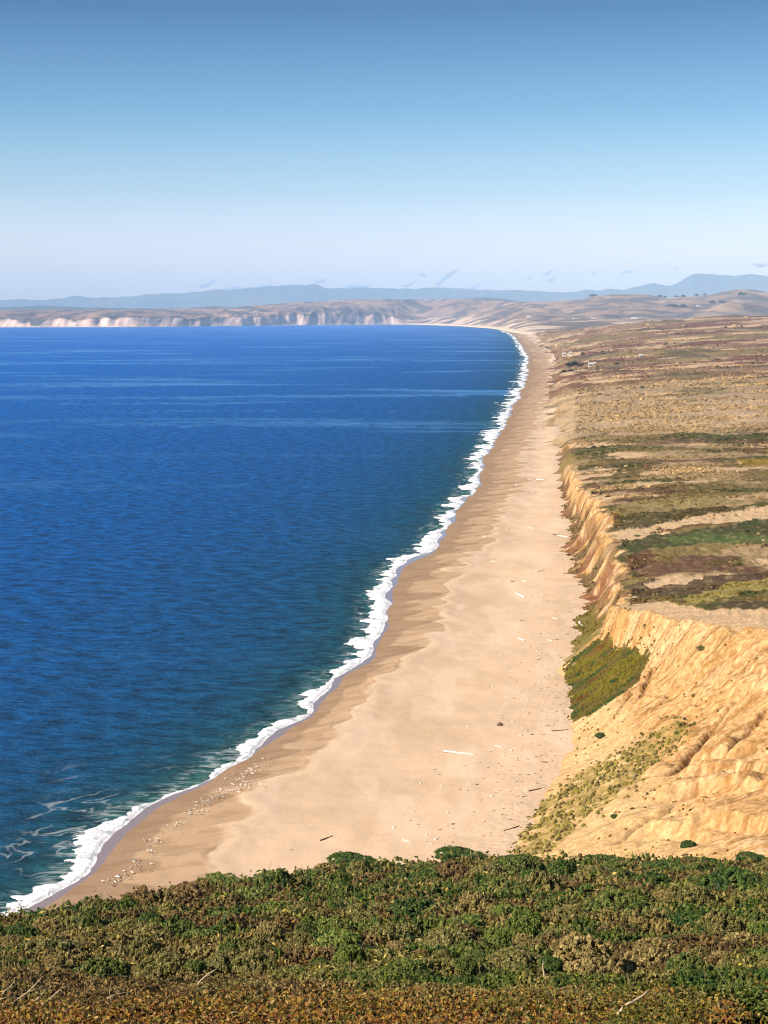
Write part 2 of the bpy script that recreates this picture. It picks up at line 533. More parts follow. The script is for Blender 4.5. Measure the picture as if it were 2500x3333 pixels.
Zf = 0.06 + 0.085 * np.maximum(0, -0) + 0.30 * front * np.clip(mask, 0, 1) * np.interp(frac, [0, 0.25, 0.6, 1.2], [0.15, 0.8, 1.0, 0.3]) + 0.07 * n_
Zf = np.maximum(Zf, 0.04)
keep = ((mask[:-1, :-1] + mask[1:, :-1] + mask[:-1, 1:] + mask[1:, 1:]) / 4) > 0.12
V = np.stack([X, Y, Zf], -1).reshape(-1, 3)
cf = np.clip(0.62 + 0.30 * n_ + 0.2 * n2_, 0.36, 0.80)
CF = np.stack([cf, cf * 0.985, cf * 0.965], -1)
CF = mixc(CF, (0.22, 0.27, 0.31), ss(0.1, 0.45, -fbm(X / (3.2 * DF ** .3), GF / 1.8, 95, 3)) * 0.7)  # bluish shading lines inside the foam, put into its colour
fc = grid_faces(len(ys), NFC, keep)[:, ::-1]
V, fc, CF = compact(V, fc, CF.reshape(-1, 3))
link('surf_foam', make_mesh('surf_foam', V, fc, CF, smooth=True), M_foam, kind='stuff',
     label='white foam of broken waves along the edge of the sand', category='foam')

# ------------------------------------------------------------------ coastal bluff and dune plateau
RY = [100, 300, 700, 1000, 2000, 3500, 5000, 6000, 7000, 8200]
RR = [3, 1.5, 4, 6, 18, 44, 76, 60, 22, 4]


def veg_w(poly_px, zs):
    x, y = W([p[0] for p in poly_px], [p[1] for p in poly_px], zs)
    return list(zip(x.tolist(), y.tolist()))


GUL = []; LEDGE = []


def land_core(x, y):
    """height of the bluff / plateau, fall-line parameter t, inland distance"""
    xb = base_x(y); xr = tab(T_rx, y); h = tab(T_rh, y)
    w = np.maximum(xr - xb, 3.0)
    farc = ss(360, 420, y)
    g1 = 0.9 - 2.6 * np.abs(perlin(y / 9.0, x / 60.0, 101)) + 0.8 * perlin(y / 3.4, x / 24.0, 102)
    jag = np.interp(y, [100, 300, 345, 420, 800, 1500, 3000], [0.0, 0.9, 1.8, 3.1, 3.4, 6.0, 11.0])
    jag = jag * (1 + 1.4 * ss(700, 1200, y))
    g2 = perlin(y / np.interp(y, [100, 700, 1500, 4000], [11, 14, 60, 150]), 0.3, 103)
    s = x - xb + jag * (0.55 * g1 + 0.8 * g2)
    t = s / w
    tc_ = np.clip(t, 0, 1)
    f_far = 0.42 * tc_ + 0.58 * ss(0.40, 1.0, tc_)
    lip = ss(270, 330, y)
    f_near = (0.82 - 0.12 * lip) * tc_ + (0.18 + 0.12 * lip) * ss(0.55 + 0.2 * lip, 1.0, tc_)
    f = lerp(f_near, f_far, farc)
    z0 = 2.3
    z = z0 + (h - z0) * f * (1 + 0.05 * perlin(y / 8.0, 0.6, 104) + 0.03 * perlin(y / 3.0, 0.2, 105))
    inl = np.maximum(s - w, 0)
    R = np.interp(y, RY, RR); S = 270.0 * np.maximum(y, 500) / 5000.0
    z = z + R * (1 - np.exp(-inl / S)) - np.maximum(-s, 0) * 0.6
    return z, t, inl, w


def land_z(x, y, detail=True):
    z, t, inl, w = land_core(x, y)
    face = ss(-0.05, 0.1, t) * (1 - ss(0.92, 1.05, t))
    nearf = 1 - ss(350, 400, y)
    # rills down the near sand face, ledges across its lower right
    rl = fbm(y / 6.0 + 0.12 * x / 6, x / 34.0, 111, 4)
    rl2 = np.abs(perlin(y / 2.3, x / 22.0 + 0.2 * rl, 112))
    z = z + face * nearf * ((0.55 * rl + 1.7 * fbm(x / 26.0, y / 26.0, 171, 2)) * np.sin(np.pi * np.clip(t, 0, 1)) - 0.45 * (0.5 - rl2) * ss(-0.1, 0.2, fbm(x / 18, y / 18, 113, 2)))
    gv = np.clip(1 - np.abs(perlin(y / 5.5 + 0.25 * fbm(x / 9, y / 9, 162, 2), x / 45.0, 161)) * 5, 0, 1)
    z = z - face * nearf * 0.75 * gv ** 3 * ss(-0.12, 0.12, fbm(x / 13, y / 11, 163, 2))
    scp = fbm(x / 10.0, y / 7.0, 164, 4)
    z = z + face * nearf * 0.30 * ss(0.0, 0.05, scp) * ss(0.3, 0.6, t)
    wob = 1.3 * fbm(x / 3.5, y / 3.5, 167, 4)
    for g, dep, wd_ in GUL:
        dg = segdist(x + wob, y + wob, g)
        z = z - nearf * dep * 0.85 * np.exp(-np.abs(dg / (wd_ * 0.75)) ** 1.3)
    for g, dep, wd_ in LEDGE:
        dg = segdist(x + wob, y + wob, g)
        sdn = np.clip((y + wob - np.interp(x, [p[0] for p in g], [p[1] for p in g])) / 0.9, -1, 1)
        z = z + nearf * dep * sdn * (1 - ss(0.2 * wd_, wd_, dg))
    z = z + face * nearf * 0.15 * (0.35 - np.abs(fbm(y / 1.7, x / 4.5, 168, 3))) + face * nearf * 0.10 * (0.3 - np.abs(fbm(x / 0.9, y / 0.9, 169, 2)))
    led = fbm(x / 16.0, y / 16.0, 114, 3)
    z = z + face * nearf * (1 - ss(255, 300, y)) * 0.18 * np.sin(2 * np.pi * (z / 3.4 + 1.6 * led)) * ss(0.1, 0.35, t)
    z = z + face * (1 - nearf) * 0.5 * fbm(x / 3.0, y / 4.0, 115, 3)
    # dunes
    pl = ss(1.0, 1.35, t) * ss(0, 14, inl)
    am = np.interp(y, [200, 350, 500, 1000, 2500, 5000], [0.5, 0.9, 1.5, 2.2, 4.0, 8.0])
    LT = ([200, 500, 1000, 2500, 5000], [20, 26, 42, 90, 200]); lam = np.interp(y, *LT)
    z = z + pl * am * (fbm(x / (lam * 1.4), yint(y, *LT), 116, 4))
    if detail:
        ST = ([200, 500, 1000, 2500, 5000], [1.3, 1.8, 3.0, 7, 14]); sc = np.interp(y, *ST)
        z = z + pl * 0.34 * np.minimum(sc, 3.2) ** 0.8 * np.clip(fbm(x / (sc * 1.6), yint(y, *ST), 117, 3), -0.3, 1)
        z = z + 0.06 * fbm(x / 0.9, y / 0.9, 118, 2) * nearf
    return z


def hit(px, py, y0=150.0, y1=6500.0, n=3000, fn=None):
    """first point of the bluff surface under a photograph pixel"""
    u = (px - 1250.0) / F; v = (1666.5 - py) / F
    dy = cp + v * sp; dz = -sp + v * cp
    Yc = np.geomspace(y0, y1, n)
    k = Yc / dy
    xx = u * k; zz = CAMZ + dz * k
    def surf(a, b):
        e = a - shore_x(b)
        return np.where(a > base_x(b) - 2, np.maximum(land_z(a, b), beach_z(a, b)), beach_z(a, b))
    g = zz - surf(xx, Yc)
    i = np.argmax(g < 0)
    if g[i] >= 0:
        i = n - 1
    if i > 0:
        t = g[i - 1] / (g[i - 1] - g[i] + 1e-9)
        yy = Yc[i - 1] + t * (Yc[i] - Yc[i - 1])
    else:
        yy = Yc[0]
    return Vector((u * yy / dy, yy, CAMZ + dz * yy / dy))


def hitpoly(pts):
    return [(lambda q: (q.x, q.y))(hit(*p)) for p in pts]


_g = [([(2440, 2235), (2400, 2270), (2330, 2345), (2250, 2450), (2185, 2515)], 2.2, 1.0), ([(2130, 2160), (2110, 2200), (2092, 2260)], 1.5, 0.7), ([(2500, 2300), (2430, 2380), (2380, 2440)], 1.6, 0.8),
      ([(2260, 2580), (2160, 2640), (2080, 2690), (2010, 2740)], 1.6, 0.8), ([(2500, 2170), (2400, 2210), (2300, 2290), (2230, 2350)], 1.2, 0.9), ([(2060, 2250), (2000, 2330), (1930, 2400)], 1.0, 0.6),
      ([(2330, 2130), (2240, 2200), (2150, 2290)], 1.0, 0.7), ([(2240, 2660), (2180, 2720), (2140, 2765)], 1.5, 0.6), ([(2060, 2720), (2030, 2770)], 1.3, 0.5), ([(1990, 2720), (1970, 2770)], 1.2, 0.5)]
_g = [q for q in _g if q[0][0] not in ((2240, 2660), (2060, 2720), (1990, 2720))]
_l = [([(2330, 2445), (2400, 2455), (2460, 2440), (2540, 2425)], 0.9, 5), ([(2290, 2505), (2400, 2492), (2540, 2508)], 0.9, 5), ([(2200, 2565), (2340, 2548), (2540, 2556)], 0.8, 6), ([(2290, 2690), (2400, 2672), (2540, 2680)], 1.0, 5),
      ([(2100, 2715), (2200, 2700), (2300, 2720)], 0.8, 4)]
_g = [(hitpoly(a), b, c) for a, b, c in _g]; _l = [(sorted(hitpoly(a)), b, c) for a, b, c in _l]
GUL += _g; LEDGE += _l
GREEN_POLY = hitpoly([(2085, 2085), (2112, 2130), (2075, 2210), (2010, 2265), (1940, 2315), (1862, 2350), (1845, 2295), (1834, 2225), (1826, 2180), (1905, 2110), (1960, 2080)])
STIPPLE = hitpoly([(1640, 2735), (1725, 2632), (1904, 2513), (2034, 2443), (2121, 2388), (2251, 2345), (2213, 2410), (2088, 2527), (1947, 2635), (1779, 2768), (1650, 2775)])
# patches of bare sand and of green on the plateau, laid out on the ground
SAND_P = [(hitpoly([(1960, 1745), (2060, 1722), (2250, 1685), (2500, 1650), (2640, 1640), (2640, 1690), (2450, 1695), (2250, 1712), (2080, 1740), (1985, 1760)]), 0.95),
          (hitpoly([(2000, 1975), (2120, 1955), (2260, 1985), (2500, 1995), (2640, 2000), (2640, 2060), (2400, 2060), (2200, 2040), (2080, 2000)]), 0.9),
          (hitpoly([(2090, 1905), (2240, 1880), (2290, 1885), (2120, 1925)]), 0.95),
          (hitpoly([(2455, 1830), (2560, 1800), (2560, 1835), (2480, 1845)]), 0.95),
          (hitpoly([(2260, 1645), (2500, 1605), (2560, 1605), (2480, 1625), (2280, 1655)]), 0.6),
          (hitpoly([(1830, 1560), (1930, 1545), (1990, 1545), (1860, 1572)]), 0.6),
          (hitpoly([(1805, 1330), (2000, 1305), (2600, 1300), (2700, 1400), (2350, 1420), (1980, 1418), (1830, 1400)]), 0.55)]
GREEN_P = [(hitpoly([(1985, 1830), (2010, 1775), (2150, 1745), (2300, 1725), (2480, 1690), (2640, 1700), (2640, 1750), (2400, 1765), (2200, 1785), (2060, 1800)]), (0.045, 0.055, 0.02)),
           (hitpoly([(2150, 1755), (2280, 1742), (2500, 1755), (2640, 1755), (2640, 1775), (2380, 1775), (2200, 1772)]), (0.080, 0.112, 0.034)),
           (hitpoly([(2270, 2005), (2330, 1975), (2640, 1960), (2640, 2035), (2420, 2040), (2300, 2030)]), (0.075, 0.055, 0.03)),
           (hitpoly([(2000, 1930), (2080, 1900), (2330, 1880), (2500, 1870), (2500, 1925), (2250, 1950), (2080, 1950)]), (0.09, 0.06, 0.035)),
           (hitpoly([(2200, 1960), (2350, 1915), (2640, 1870), (2640, 1900), (2400, 1945), (2260, 1975)]), (0.30, 0.24, 0.085)),
           (hitpoly([(2390, 1500), (2640, 1480), (2640, 1515), (2420, 1520)]), (0.24, 0.16, 0.03)),
           (hitpoly([(1960, 1685), (2050, 1640), (2240, 1620), (2420, 1640), (2250, 1660), (2060, 1700)]), (0.24, 0.19, 0.085)),
           (hitpoly([(1965, 1740), (1990, 1700), (2150, 1670), (2420, 1655), (2440, 1680), (2200, 1712), (2060, 1735)]), (0.065, 0.055, 0.02))]


def pmask(x, y, poly, warpamp):
    wx = warpamp * fbm(x / 9.0, y / 9.0, 121, 3); wy = 1.6 * warpamp * fbm(x / 9.0, y / 9.0, 122, 3)
    return pip(x + wx, y + wy, poly).astype(float)


def land_cols(x, y, want_bare=False):
    z, t, inl, w = land_core(x, y)
    DT = ([200, 500, 1000, 2000, 5000], [1, 1.25, 2.0, 4.0, 9.0])      # patches are broader further off
    D = np.interp(y, *DT); G = yint(y, *DT); xd = x / D
    n1 = fbm(xd / 80, G / 70, 131, 4)
    n2 = fbm(xd / 27, G / 22, 132, 4)
    n3 = fbm(x / (2.6 * D ** .8), G / 2.0, 133, 3)
    n4 = fbm(xd / 36, G / 26, 134, 4)
    veg = np.zeros(x.shape + (3,)); veg[:] = (0.150, 0.092, 0.045)
    veg = mixc(veg, (0.150, 0.110, 0.042), ss(-0.04, 0.10, n1))
    veg = mixc(veg, (0.122, 0.068, 0.040), ss(0.02, 0.14, -n1 + 0.4 * n2))
    veg = mixc(veg, (0.070, 0.070, 0.022), ss(0.06, 0.16, n2 - 0.3 * n1))
    veg = mixc(veg, (0.190, 0.140, 0.058), ss(0.10, 0.2, -n2 + 0.5 * n1))
    veg = mixc(veg, (0.36, 0.255, 0.145), ss(0.13, 0.22, n4) * 0.85)
    # zones running inland as the plateau recedes
    pale = ss(900, 1010, y + 70 * n1) * (1 - ss(1450, 1750, y + 120 * n1))
    veg = mixc(veg, (0.44, 0.32, 0.205), pale * (0.85 - 0.5 * ss(0.05, 0.2, n2)))
    mauve = ss(1450, 1800, y + 160 * n1)
    mv = np.zeros_like(veg); mv[:] = (0.265, 0.165, 0.108)
    mv = mixc(mv, (0.165, 0.072, 0.058), ss(0.0, 0.10, n1 + 0.3 * n2))
    mv = mixc(mv, (0.46, 0.33, 0.22), ss(0.12, 0.22, n4))
    mv = mixc(mv, (0.22, 0.165, 0.075), ss(0.08, 0.2, -n1 + 0.4 * n4) * 0.8)
    mv = mixc(mv, (0.11, 0.085, 0.055), ss(0.16, 0.26, n2) * 0.8)
    veg = mixc(veg, mv, mauve * 0.9)
    sand = np.zeros_like(veg); sand[:] = (0.575, 0.405, 0.245)
    sand = sand * (1 + 0.12 * n3)[..., None]
    bare = ss(0.20, 0.25, fbm(xd / 38, G / 22, 137, 4) + 0.08 * pale) * 0.9
    for p, k in SAND_P:
        bare = np.maximum(bare, pmask(x, y, p, 2.0) * k * np.where(k < 0.6, ss(-0.12, 0.1, n3 + n2), 1))
    for p, col in GREEN_P:
        mk = pmask(x, y, p, 2.0)
        veg = mixc(veg, col, mk * 0.85); bare = bare * (1 - mk)
    for p, k in SAND_P[:4]:
        bare = np.maximum(bare, pmask(x, y, p, 1.5) * k)
    # individual tufts: dark tops with pale sand between
    tuft = ss(0.04, 0.22, n3) * np.interp(y, [300, 900, 1100, 1600, 2200], [0.30, 0.4, 0.75, 0.5, 0.15])
    c = mixc(veg, sand, np.clip(bare, 0, 1))
    c = mixc(c, (0.115, 0.078, 0.042), tuft * 0.55 * (1 - 0.65 * bare))
    c = mixc(c, (0.48, 0.345, 0.21), ss(0.16, 0.3, -n3) * np.interp(y, [300, 800, 1100, 1700, 2500], [0.22, 0.3, 0.5, 0.3, 0.12]))
    # ---- the bluff face
    face = 1 - ss(0.98, 1.12, t + 0.06 * n3)
    nearf = 1 - ss(352, 395, y)
    st = fbm(y / 5.0, x / 40.0, 141, 4)
    spk0 = fbm(x / 1.3, y / 1.3, 172, 3)
    rk = np.zeros_like(veg); rk[:] = (0.560, 0.340, 0.165)
    rk = mixc(rk, (0.64, 0.42, 0.235), ss(0.0, 0.3, fbm(x / 14, y / 14, 142, 4)))
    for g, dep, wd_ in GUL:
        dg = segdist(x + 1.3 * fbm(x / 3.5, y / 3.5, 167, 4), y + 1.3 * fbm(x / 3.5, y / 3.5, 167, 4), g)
        rk = mixc(rk, (0.30, 0.16, 0.062), np.exp(-(dg / 0.8) ** 2) * ss(-0.15, 0.1, spk0) * 0.8 * nearf)  # gully floors darkened in the colour to deepen their shade
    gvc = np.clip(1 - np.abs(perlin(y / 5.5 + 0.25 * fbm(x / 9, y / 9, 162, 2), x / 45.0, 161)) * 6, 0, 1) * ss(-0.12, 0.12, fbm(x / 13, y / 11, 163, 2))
    rk = mixc(rk, (0.38, 0.20, 0.075), gvc * 0.6 * nearf)  # shade of the narrow grooves, likewise put into the colour
    rk = mixc(rk, (0.44, 0.255, 0.095), ss(0.08, 0.32, st) * 0.6)
    rk = mixc(rk, (0.22, 0.115, 0.045), ss(0.16, 0.26, fbm(y / 2.6, x / 8.0, 143, 4)) * 0.75)
    rk = mixc(rk, (0.38, 0.21, 0.085), ss(0.20, 0.36, fbm(x / 9.0, y / 2.4, 144, 4)) * 0.7 * (1 - ss(270, 310, y)))
    spk = fbm(x / 0.9, y / 0.7, 165, 3); spk2 = fbm(x / 2.8, y / 1.6, 166, 4)
    rk = mixc(rk, (0.33, 0.175, 0.065), ss(0.10, 0.26, spk + 0.5 * spk2) * 0.75)
    rk = mixc(rk, (0.68, 0.47, 0.26), ss(0.12, 0.3, -spk - 0.4 * spk2) * 0.45)
    mot = ss(0.02, 0.14, fbm(y / 3.0, x / 5.0, 173, 4) + 0.12 * perlin(y / 40.0, 0.4, 174)) * (1 - nearf)
    rk = mixc(rk, (0.20, 0.115, 0.05), mot * 0.70)
    rk = mixc(rk, (0.60, 0.42, 0.26), ss(0.08, 0.2, fbm(y / 4.0, x / 4.0, 175, 4)) * (1 - nearf) * 0.6)
    # apron of soft pale sand low on the near face
    rk = mixc(rk, (0.64, 0.455, 0.24), ss(-0.02, 0.1, 0.30 - np.abs(t - 0.12)) * 0.5 * nearf)
    # further along: bare orange above, plants in fingers below
    fing = ss(-0.03, 0.09, fbm(y / 3.8, x / 22.0, 145, 3) + 0.60 * (0.52 - t) + 0.05) * (1 - ss(0.6, 0.95, t + 0.3 * n3)) * (1 - nearf)
    fcol = np.zeros_like(veg); fcol[:] = (0.085, 0.058, 0.026)
    fcol = mixc(fcol, (0.16, 0.065, 0.035), ss(0.05, 0.25, fbm(x / 20, y / 25, 146, 3)))
    rk = mixc(rk, fcol, np.maximum(fing, 0.9 * ss(366, 380, y) * (1 - ss(455, 490, y)) * ss(-0.16, -0.02, fbm(x / 7, y / 5, 170, 4))) * 0.85 * (1 - ss(900, 1500, y) * 0.3))
    rk = mixc(rk, veg, ss(700, 800, y) * np.clip(ss(-0.30, -0.02, fbm(y / 60.0, x / 60.0, 147, 3)) + ss(1000, 1600, y) * 0.3, 0, 1) * 0.92)
    gp = pmask(x, y, GREEN_POLY, 2.6)
    gs = fbm(y / 5.5, x / 13.0, 148, 4)
    gcol = np.zeros_like(veg); gcol[:] = (0.100, 0.078, 0.024)
    gcol = mixc(gcol, (0.125, 0.105, 0.022), ss(0.0, 0.2, gs))
    gcol = mixc(gcol, (0.045, 0.065, 0.018), ss(0.08, 0.22, -gs))
    gcol = mixc(gcol, (0.13, 0.062, 0.022), ss(0.08, 0.25, fbm(y / 4.0, x / 14.0, 149, 3)) * 0.8)
    rk = mixc(rk, gcol, gp * (1 - 0.7 * ss(0.30, 0.42, fbm(y / 2.6, x / 12, 150, 4))))
    # small olive fingers at the point beyond the green patch
    pt = ss(352, 362, y) * (1 - ss(415, 430, y)) * (1 - ss(0.45, 0.7, t + 0.5 * gs))
    rk = mixc(rk, (0.13, 0.11, 0.03), pt * 0.85)
    sp_ = pmask(x, y, STIPPLE, 3.4) * ss(-0.30, -0.05, fbm(x / 3.0, y / 4.0, 176, 3))
    dots = fbm(x / 1.0, y / 1.6, 151, 2)
    rk = mixc(rk, (0.30, 0.225, 0.07), sp_ * 0.65)
    rk = mixc(rk, (0.16, 0.12, 0.04), sp_ * ss(0.0, 0.2, dots) * 0.6)
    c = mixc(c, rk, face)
    if want_bare:
        return np.clip(c, 0.01, 0.9), bare
    return np.clip(c, 0.01, 0.9)


ys = np.concatenate([rows(128, 9300, 1.5)])
NL = 640
tt = np.linspace(0, 1, NL)
xb = base_x(ys); xr = tab(T_rx, ys)
jg = np.interp(ys, [100, 330, 420, 800, 1500, 3000], [3, 4, 6, 7, 16, 30])
xs0 = xb - jg; xs1 = xr + jg * 1.6; xs2 = np.maximum(0.285 * ys + 30, xs1 + 60)
nf = 270
Xa = xs0[:, None] + (xs1 - xs0)[:, None] * np.linspace(0, 1, nf)[None, :]
Xb = xs1[:, None] + (xs2 - xs1)[:, None] * (np.linspace(0, 1, NL - nf + 1)[1:] ** 1.1)[None, :]
X = np.concatenate([Xa, Xb], 1)
Y = np.repeat(ys[:, None], NL, 1)
Z = land_z(X, Y)
C, BARE = land_cols(X, Y, True)
_z, _t, _inl, _w = land_core(X, Y)
Z = Z + 0.75 * (1 - BARE) * ss(1.0, 1.3, _t) * ss(0, 6, _inl) * (0.7 + 0.6 * fbm(X / 4, Y / 4, 119, 2)) * np.interp(Y, [300, 1000, 4000], [1, 1.2, 2.5])
link('sand_bluff', make_mesh('sand_bluff', np.stack([X, Y, np.maximum(Z, -1.5)], -1), grid_faces(len(ys), NL), C, smooth=True), M_land, kind='structure')

# ------------------------------------------------------------------ far headland
YC_PX = [-1200, -800, 0, 450, 904, 1311, 1400, 1507, 1560, 1612, 1650, 1700, 3800]
YC = [9800, 10700, 12080, 12430, 14580, 16260, 15600, 13200, 12000, 10570, 8600, 7000, 6600]
SK_PX = [-1200, -400, 0, 300, 450, 640, 750, 850, 950, 1050, 1150, 1250, 1370, 1491, 1580, 1672, 1777, 1875, 1940, 2003, 2094, 2154, 2207, 2305, 2350, 2425, 2455, 2500, 2900, 3800]
SK_PY = [1020, 1014, 1010, 1007, 1006, 1005, 1001, 994, 985, 980, 974, 973, 976, 972, 976, 982, 982, 975, 963, 957, 957, 970, 967, 960, 946, 941, 946, 950, 945, 940]
pxs = np.linspace(-1200, 3700, 1150)
yc = np.interp(pxs, YC_PX, YC); k = np.hanning(41); k /= k.sum()
yc = np.convolve(np.pad(yc, 20, mode='edge'), k, mode='valid')
sk = np.interp(pxs, SK_PX, SK_PY); k = np.hanning(19); k /= k.sum()
sk = np.convolve(np.pad(sk, 9, mode='edge'), k, mode='valid')
depth = np.interp(pxs, [-1200, 904, 1311, 1507, 1700, 3800], [1500, 2000, 2000, 4200, 7600, 7600])
NT = 230
tv = np.concatenate([np.linspace(-0.04, 0.35, 120), np.linspace(0.36, 1.6, NT - 120)])
Yv = yc[None, :] + depth[None, :] * tv[:, None]
Xv = (pxs[None, :] - 1250) / F * Yv
crest_d = yc + depth
zt = zat(sk, crest_d)
clf = np.interp(pxs, [-1200, 1290, 1340, 3800], [1, 1, 0, 0])           # sea cliffs only to the left of the beach's end
cliffh = np.interp(pxs, [-1200, 0, 700, 900, 1050, 1250, 1320], [70, 72, 75, 92, 120, 105, 55])
cw = 0.085
gn = fbm(Xv / 170.0, Yv / 900.0, 201, 5)
ga = np.abs(fbm(Xv / 230.0, Yv / 1500.0, 202, 4))
tcl = (tv[:, None] - 0.010 + 0.05 * gn) / (cw * (1.0 + 0.7 * fbm(Xv / 700, 0 * Yv, 203, 3)))
fcl = np.clip(tcl, 0, 1)
fcl = 0.75 * fcl + 0.25 * ss(0, 1, fcl)
ttop = np.clip((tv[:, None] - cw * 0.9) / (1 - cw * 0.9), 0, 1)
z_cl = cliffh[None, :] * fcl * (1 - 0.24 * (1 - np.clip(ga * 4, 0, 1)) * (1 - ttop)) + (zt - cliffh)[None, :] * (ttop ** 0.8)
z_sl = 6 * ss(0, 0.02, tv)[:, None] + 14 * np.clip(tv[:, None] * 4, 0, 1) + (zt - 20)[None, :] * np.clip(tv[:, None], 0, 1) ** 1.5
hills = fbm(Xv / 900.0, Yv / 1300.0, 204, 5)
vall = np.abs(fbm(Xv / 700.0, Yv / 2600.0, 205, 4))
z_sl = z_sl + np.sin(np.pi * np.clip(tv, 0, 1))[:, None] * ss(0.1, 0.5, tv)[:, None] * (60 * hills - 70 * (0.25 - vall))
z_cl = z_cl + np.sin(np.pi * np.clip(tv, 0, 1))[:, None] * (9 * hills)
Zv = lerp(z_sl, z_cl, clf[None, :])
# behind the crest the ground falls away
Zv = Zv - (np.maximum(tv - 1.0, 0)[:, None] * depth[None, :]) * 0.12 + 9 * fbm(Xv / 140, Yv / 260, 206, 4) * ss(0.4, 0.9, tv)[:, None]
Zv = np.where(tv[:, None] < 0.0, -1.0, np.maximum(Zv, -1.0))
grass = np.zeros(Xv.shape + (3,)); grass[:] = (0.250, 0.165, 0.120)
grass = mixc(grass, (0.36, 0.24, 0.165), ss(0, 0.2, fbm(Xv / 500, Yv / 700, 211, 5)))
grass = mixc(grass, (0.085, 0.072, 0.075), ss(0.06, 0.16, fbm(Xv / 230, Yv / 560, 212, 5)) * 0.85)
grass = mixc(grass, (0.075, 0.065, 0.065), ss(0.10, 0.24, 0.25 - vall * 1.6) * 0.8)
flat = (1 - ss(0.16, 0.6, tv))[:, None] * (1 - clf)[None, :]
fieldn = fbm(Xv / 420, Yv / 420, 213, 5)
grass = mixc(grass, (0.60, 0.45, 0.34), flat * ss(0.04, 0.12, fieldn) * 0.9)
grass = mixc(grass, (0.095, 0.080, 0.070), flat * ss(0.04, 0.14, -fieldn) * 0.85)
beachy = (1 - ss(0.03, 0.10, tv[:, None] + 0.03 * fieldn)) * (1 - clf)[None, :]
grass = mixc(grass, (0.58, 0.44, 0.32), beachy)
rock = np.zeros_like(grass); rock[:] = (0.72, 0.51, 0.42)
rock = mixc(rock, (0.80, 0.60, 0.49), ss(0, 0.3, fbm(Xv / 120, Yv / 500, 214, 3)))
rock = mixc(rock, (0.42, 0.33, 0.30), ss(0.12, 0.3, fbm(Xv / 60, Yv / 900, 215, 3)) * 0.8)
bar = ss(-0.34, -0.08, fbm(Xv / 150.0, Yv / 2000.0, 216, 5) + 0.5 * fbm(Xv / 600.0, 0.3, 217, 2) + 0.60 * (0.80 - tcl)) * (1 - ss(0.88, 1.0, tcl)) * clf[None, :]
scr = np.zeros_like(grass); scr[:] = (0.105, 0.10, 0.085)
cliffc = mixc(scr, rock, bar)
c_ = mixc(cliffc, grass, ss(0.85, 1.05, tcl) * clf[None, :] + (1 - clf)[None, :])
c_ = mixc(c_, (0.60, 0.48, 0.38), (1 - ss(0.10, 0.26, tcl)) * clf[None, :] * 0.9)
o = link('headland', make_mesh('headland', np.stack([Xv, Yv, Zv], -1), grid_faces(NT, len(pxs)), c_, smooth=True), M_far, kind='structure')
HEAD = (pxs, tv, yc, depth, Zv)


def head_pt(px, t):
    i = int(np.argmin(np.abs(pxs - px))); j = int(np.argmin(np.abs(tv - t)))
    return Vector((float(Xv[j, i]), float(Yv[j, i]), float(Zv[j, i])))


# ------------------------------------------------------------------ distant ridges and mountains
def ridge(name, spx, spy, d, dep, seed, col, col2, lowz=0.0):
    px = np.linspace(-1300, 3800, 900)
    py = np.interp(px, spx, spy); k = np.hanning(11); k /= k.sum()
    py = np.convolve(np.pad(py, 5, mode='edge'), k, mode='valid')
    zt = zat(py, d)
    tv = np.linspace(-1, 1, 50)
    Yr = d + dep * tv[:, None] + 0 * px[None, :]
    Xr = (px[None, :] - 1250) / F * Yr
    sh = 1 - np.abs(tv[:, None]) ** 1.3
    sp_n = np.abs(fbm(Xr / (dep * 0.55), Yr / (dep * 2.2), seed, 4))
    Zr = zt[None, :] * sh * (1 - 1.1 * (0.28 - sp_n).clip(0, 1) * (1 - sh)) + 0.03 * zt.max() * fbm(Xr / 300, Yr / 500, seed + 5, 3) * sh
    Zr = np.maximum(Zr, lowz)
    cc = np.zeros(Xr.shape + (3,)); cc[:] = col
    cc = mixc(cc, col2, ss(-0.1, 0.3, fbm(Xr / 2400, Yr / 2400, seed + 9, 4)))
    return link(name, make_mesh(name, np.stack([Xr, Yr, Zr], -1), grid_faces(50, 900), cc, smooth=True), M_far, kind='structure')


ridge('wooded_hills', [-1300, 0, 80, 150, 240, 300, 420, 520, 600, 640, 680, 720, 780, 900, 1200, 1500, 1560, 1640, 1700, 3800],
      [1004, 1000, 997, 994, 999, 1000, 1003, 1004, 1004, 1001, 996, 996, 1003, 1008, 1008, 974, 966, 972, 984, 1000], 24000, 900, 301, (0.045, 0.05, 0.04), (0.07, 0.07, 0.05), -1)
ridge('mountains',
      [-1300, -300, 0, 75, 143, 226, 256, 301, 377, 422, 527, 573, 633, 680, 716, 754, 800, 880, 965, 1032, 1060, 1130, 1175, 1250, 1355, 1423, 1476, 1544, 1600, 1700, 1807, 1850, 1898, 1943, 1973, 2018, 2079, 2124, 2162, 2199, 2230, 2252, 2305, 2365, 2410, 2455, 2500, 2700, 3800],
      [985, 975, 978, 973, 977, 969, 961, 969, 969, 965, 955, 955, 952, 946, 941, 944, 938, 932, 926, 924, 937, 939, 934, 939, 939, 934, 938, 942, 945, 944, 952, 952, 943, 946, 940, 944, 929, 920, 933, 921, 897, 888, 893, 897, 894, 891, 904, 915, 940],
      40000, 4200, 331, (0.045, 0.065, 0.075), (0.075, 0.085, 0.08), -1)

# ------------------------------------------------------------------ foreground hillside
EDGE = [(-40, -40), (-14, -6), (-6.2, 8), (-4.75, 20), (-4.25, 35), (-2.9, 44), (-1.0, 57), (4.4, 64), (9.5, 62.5), (14.5, 61.5), (32, 60), (80, 52)]
EPOLY = EDGE + [(80, -60), (-40, -60)]


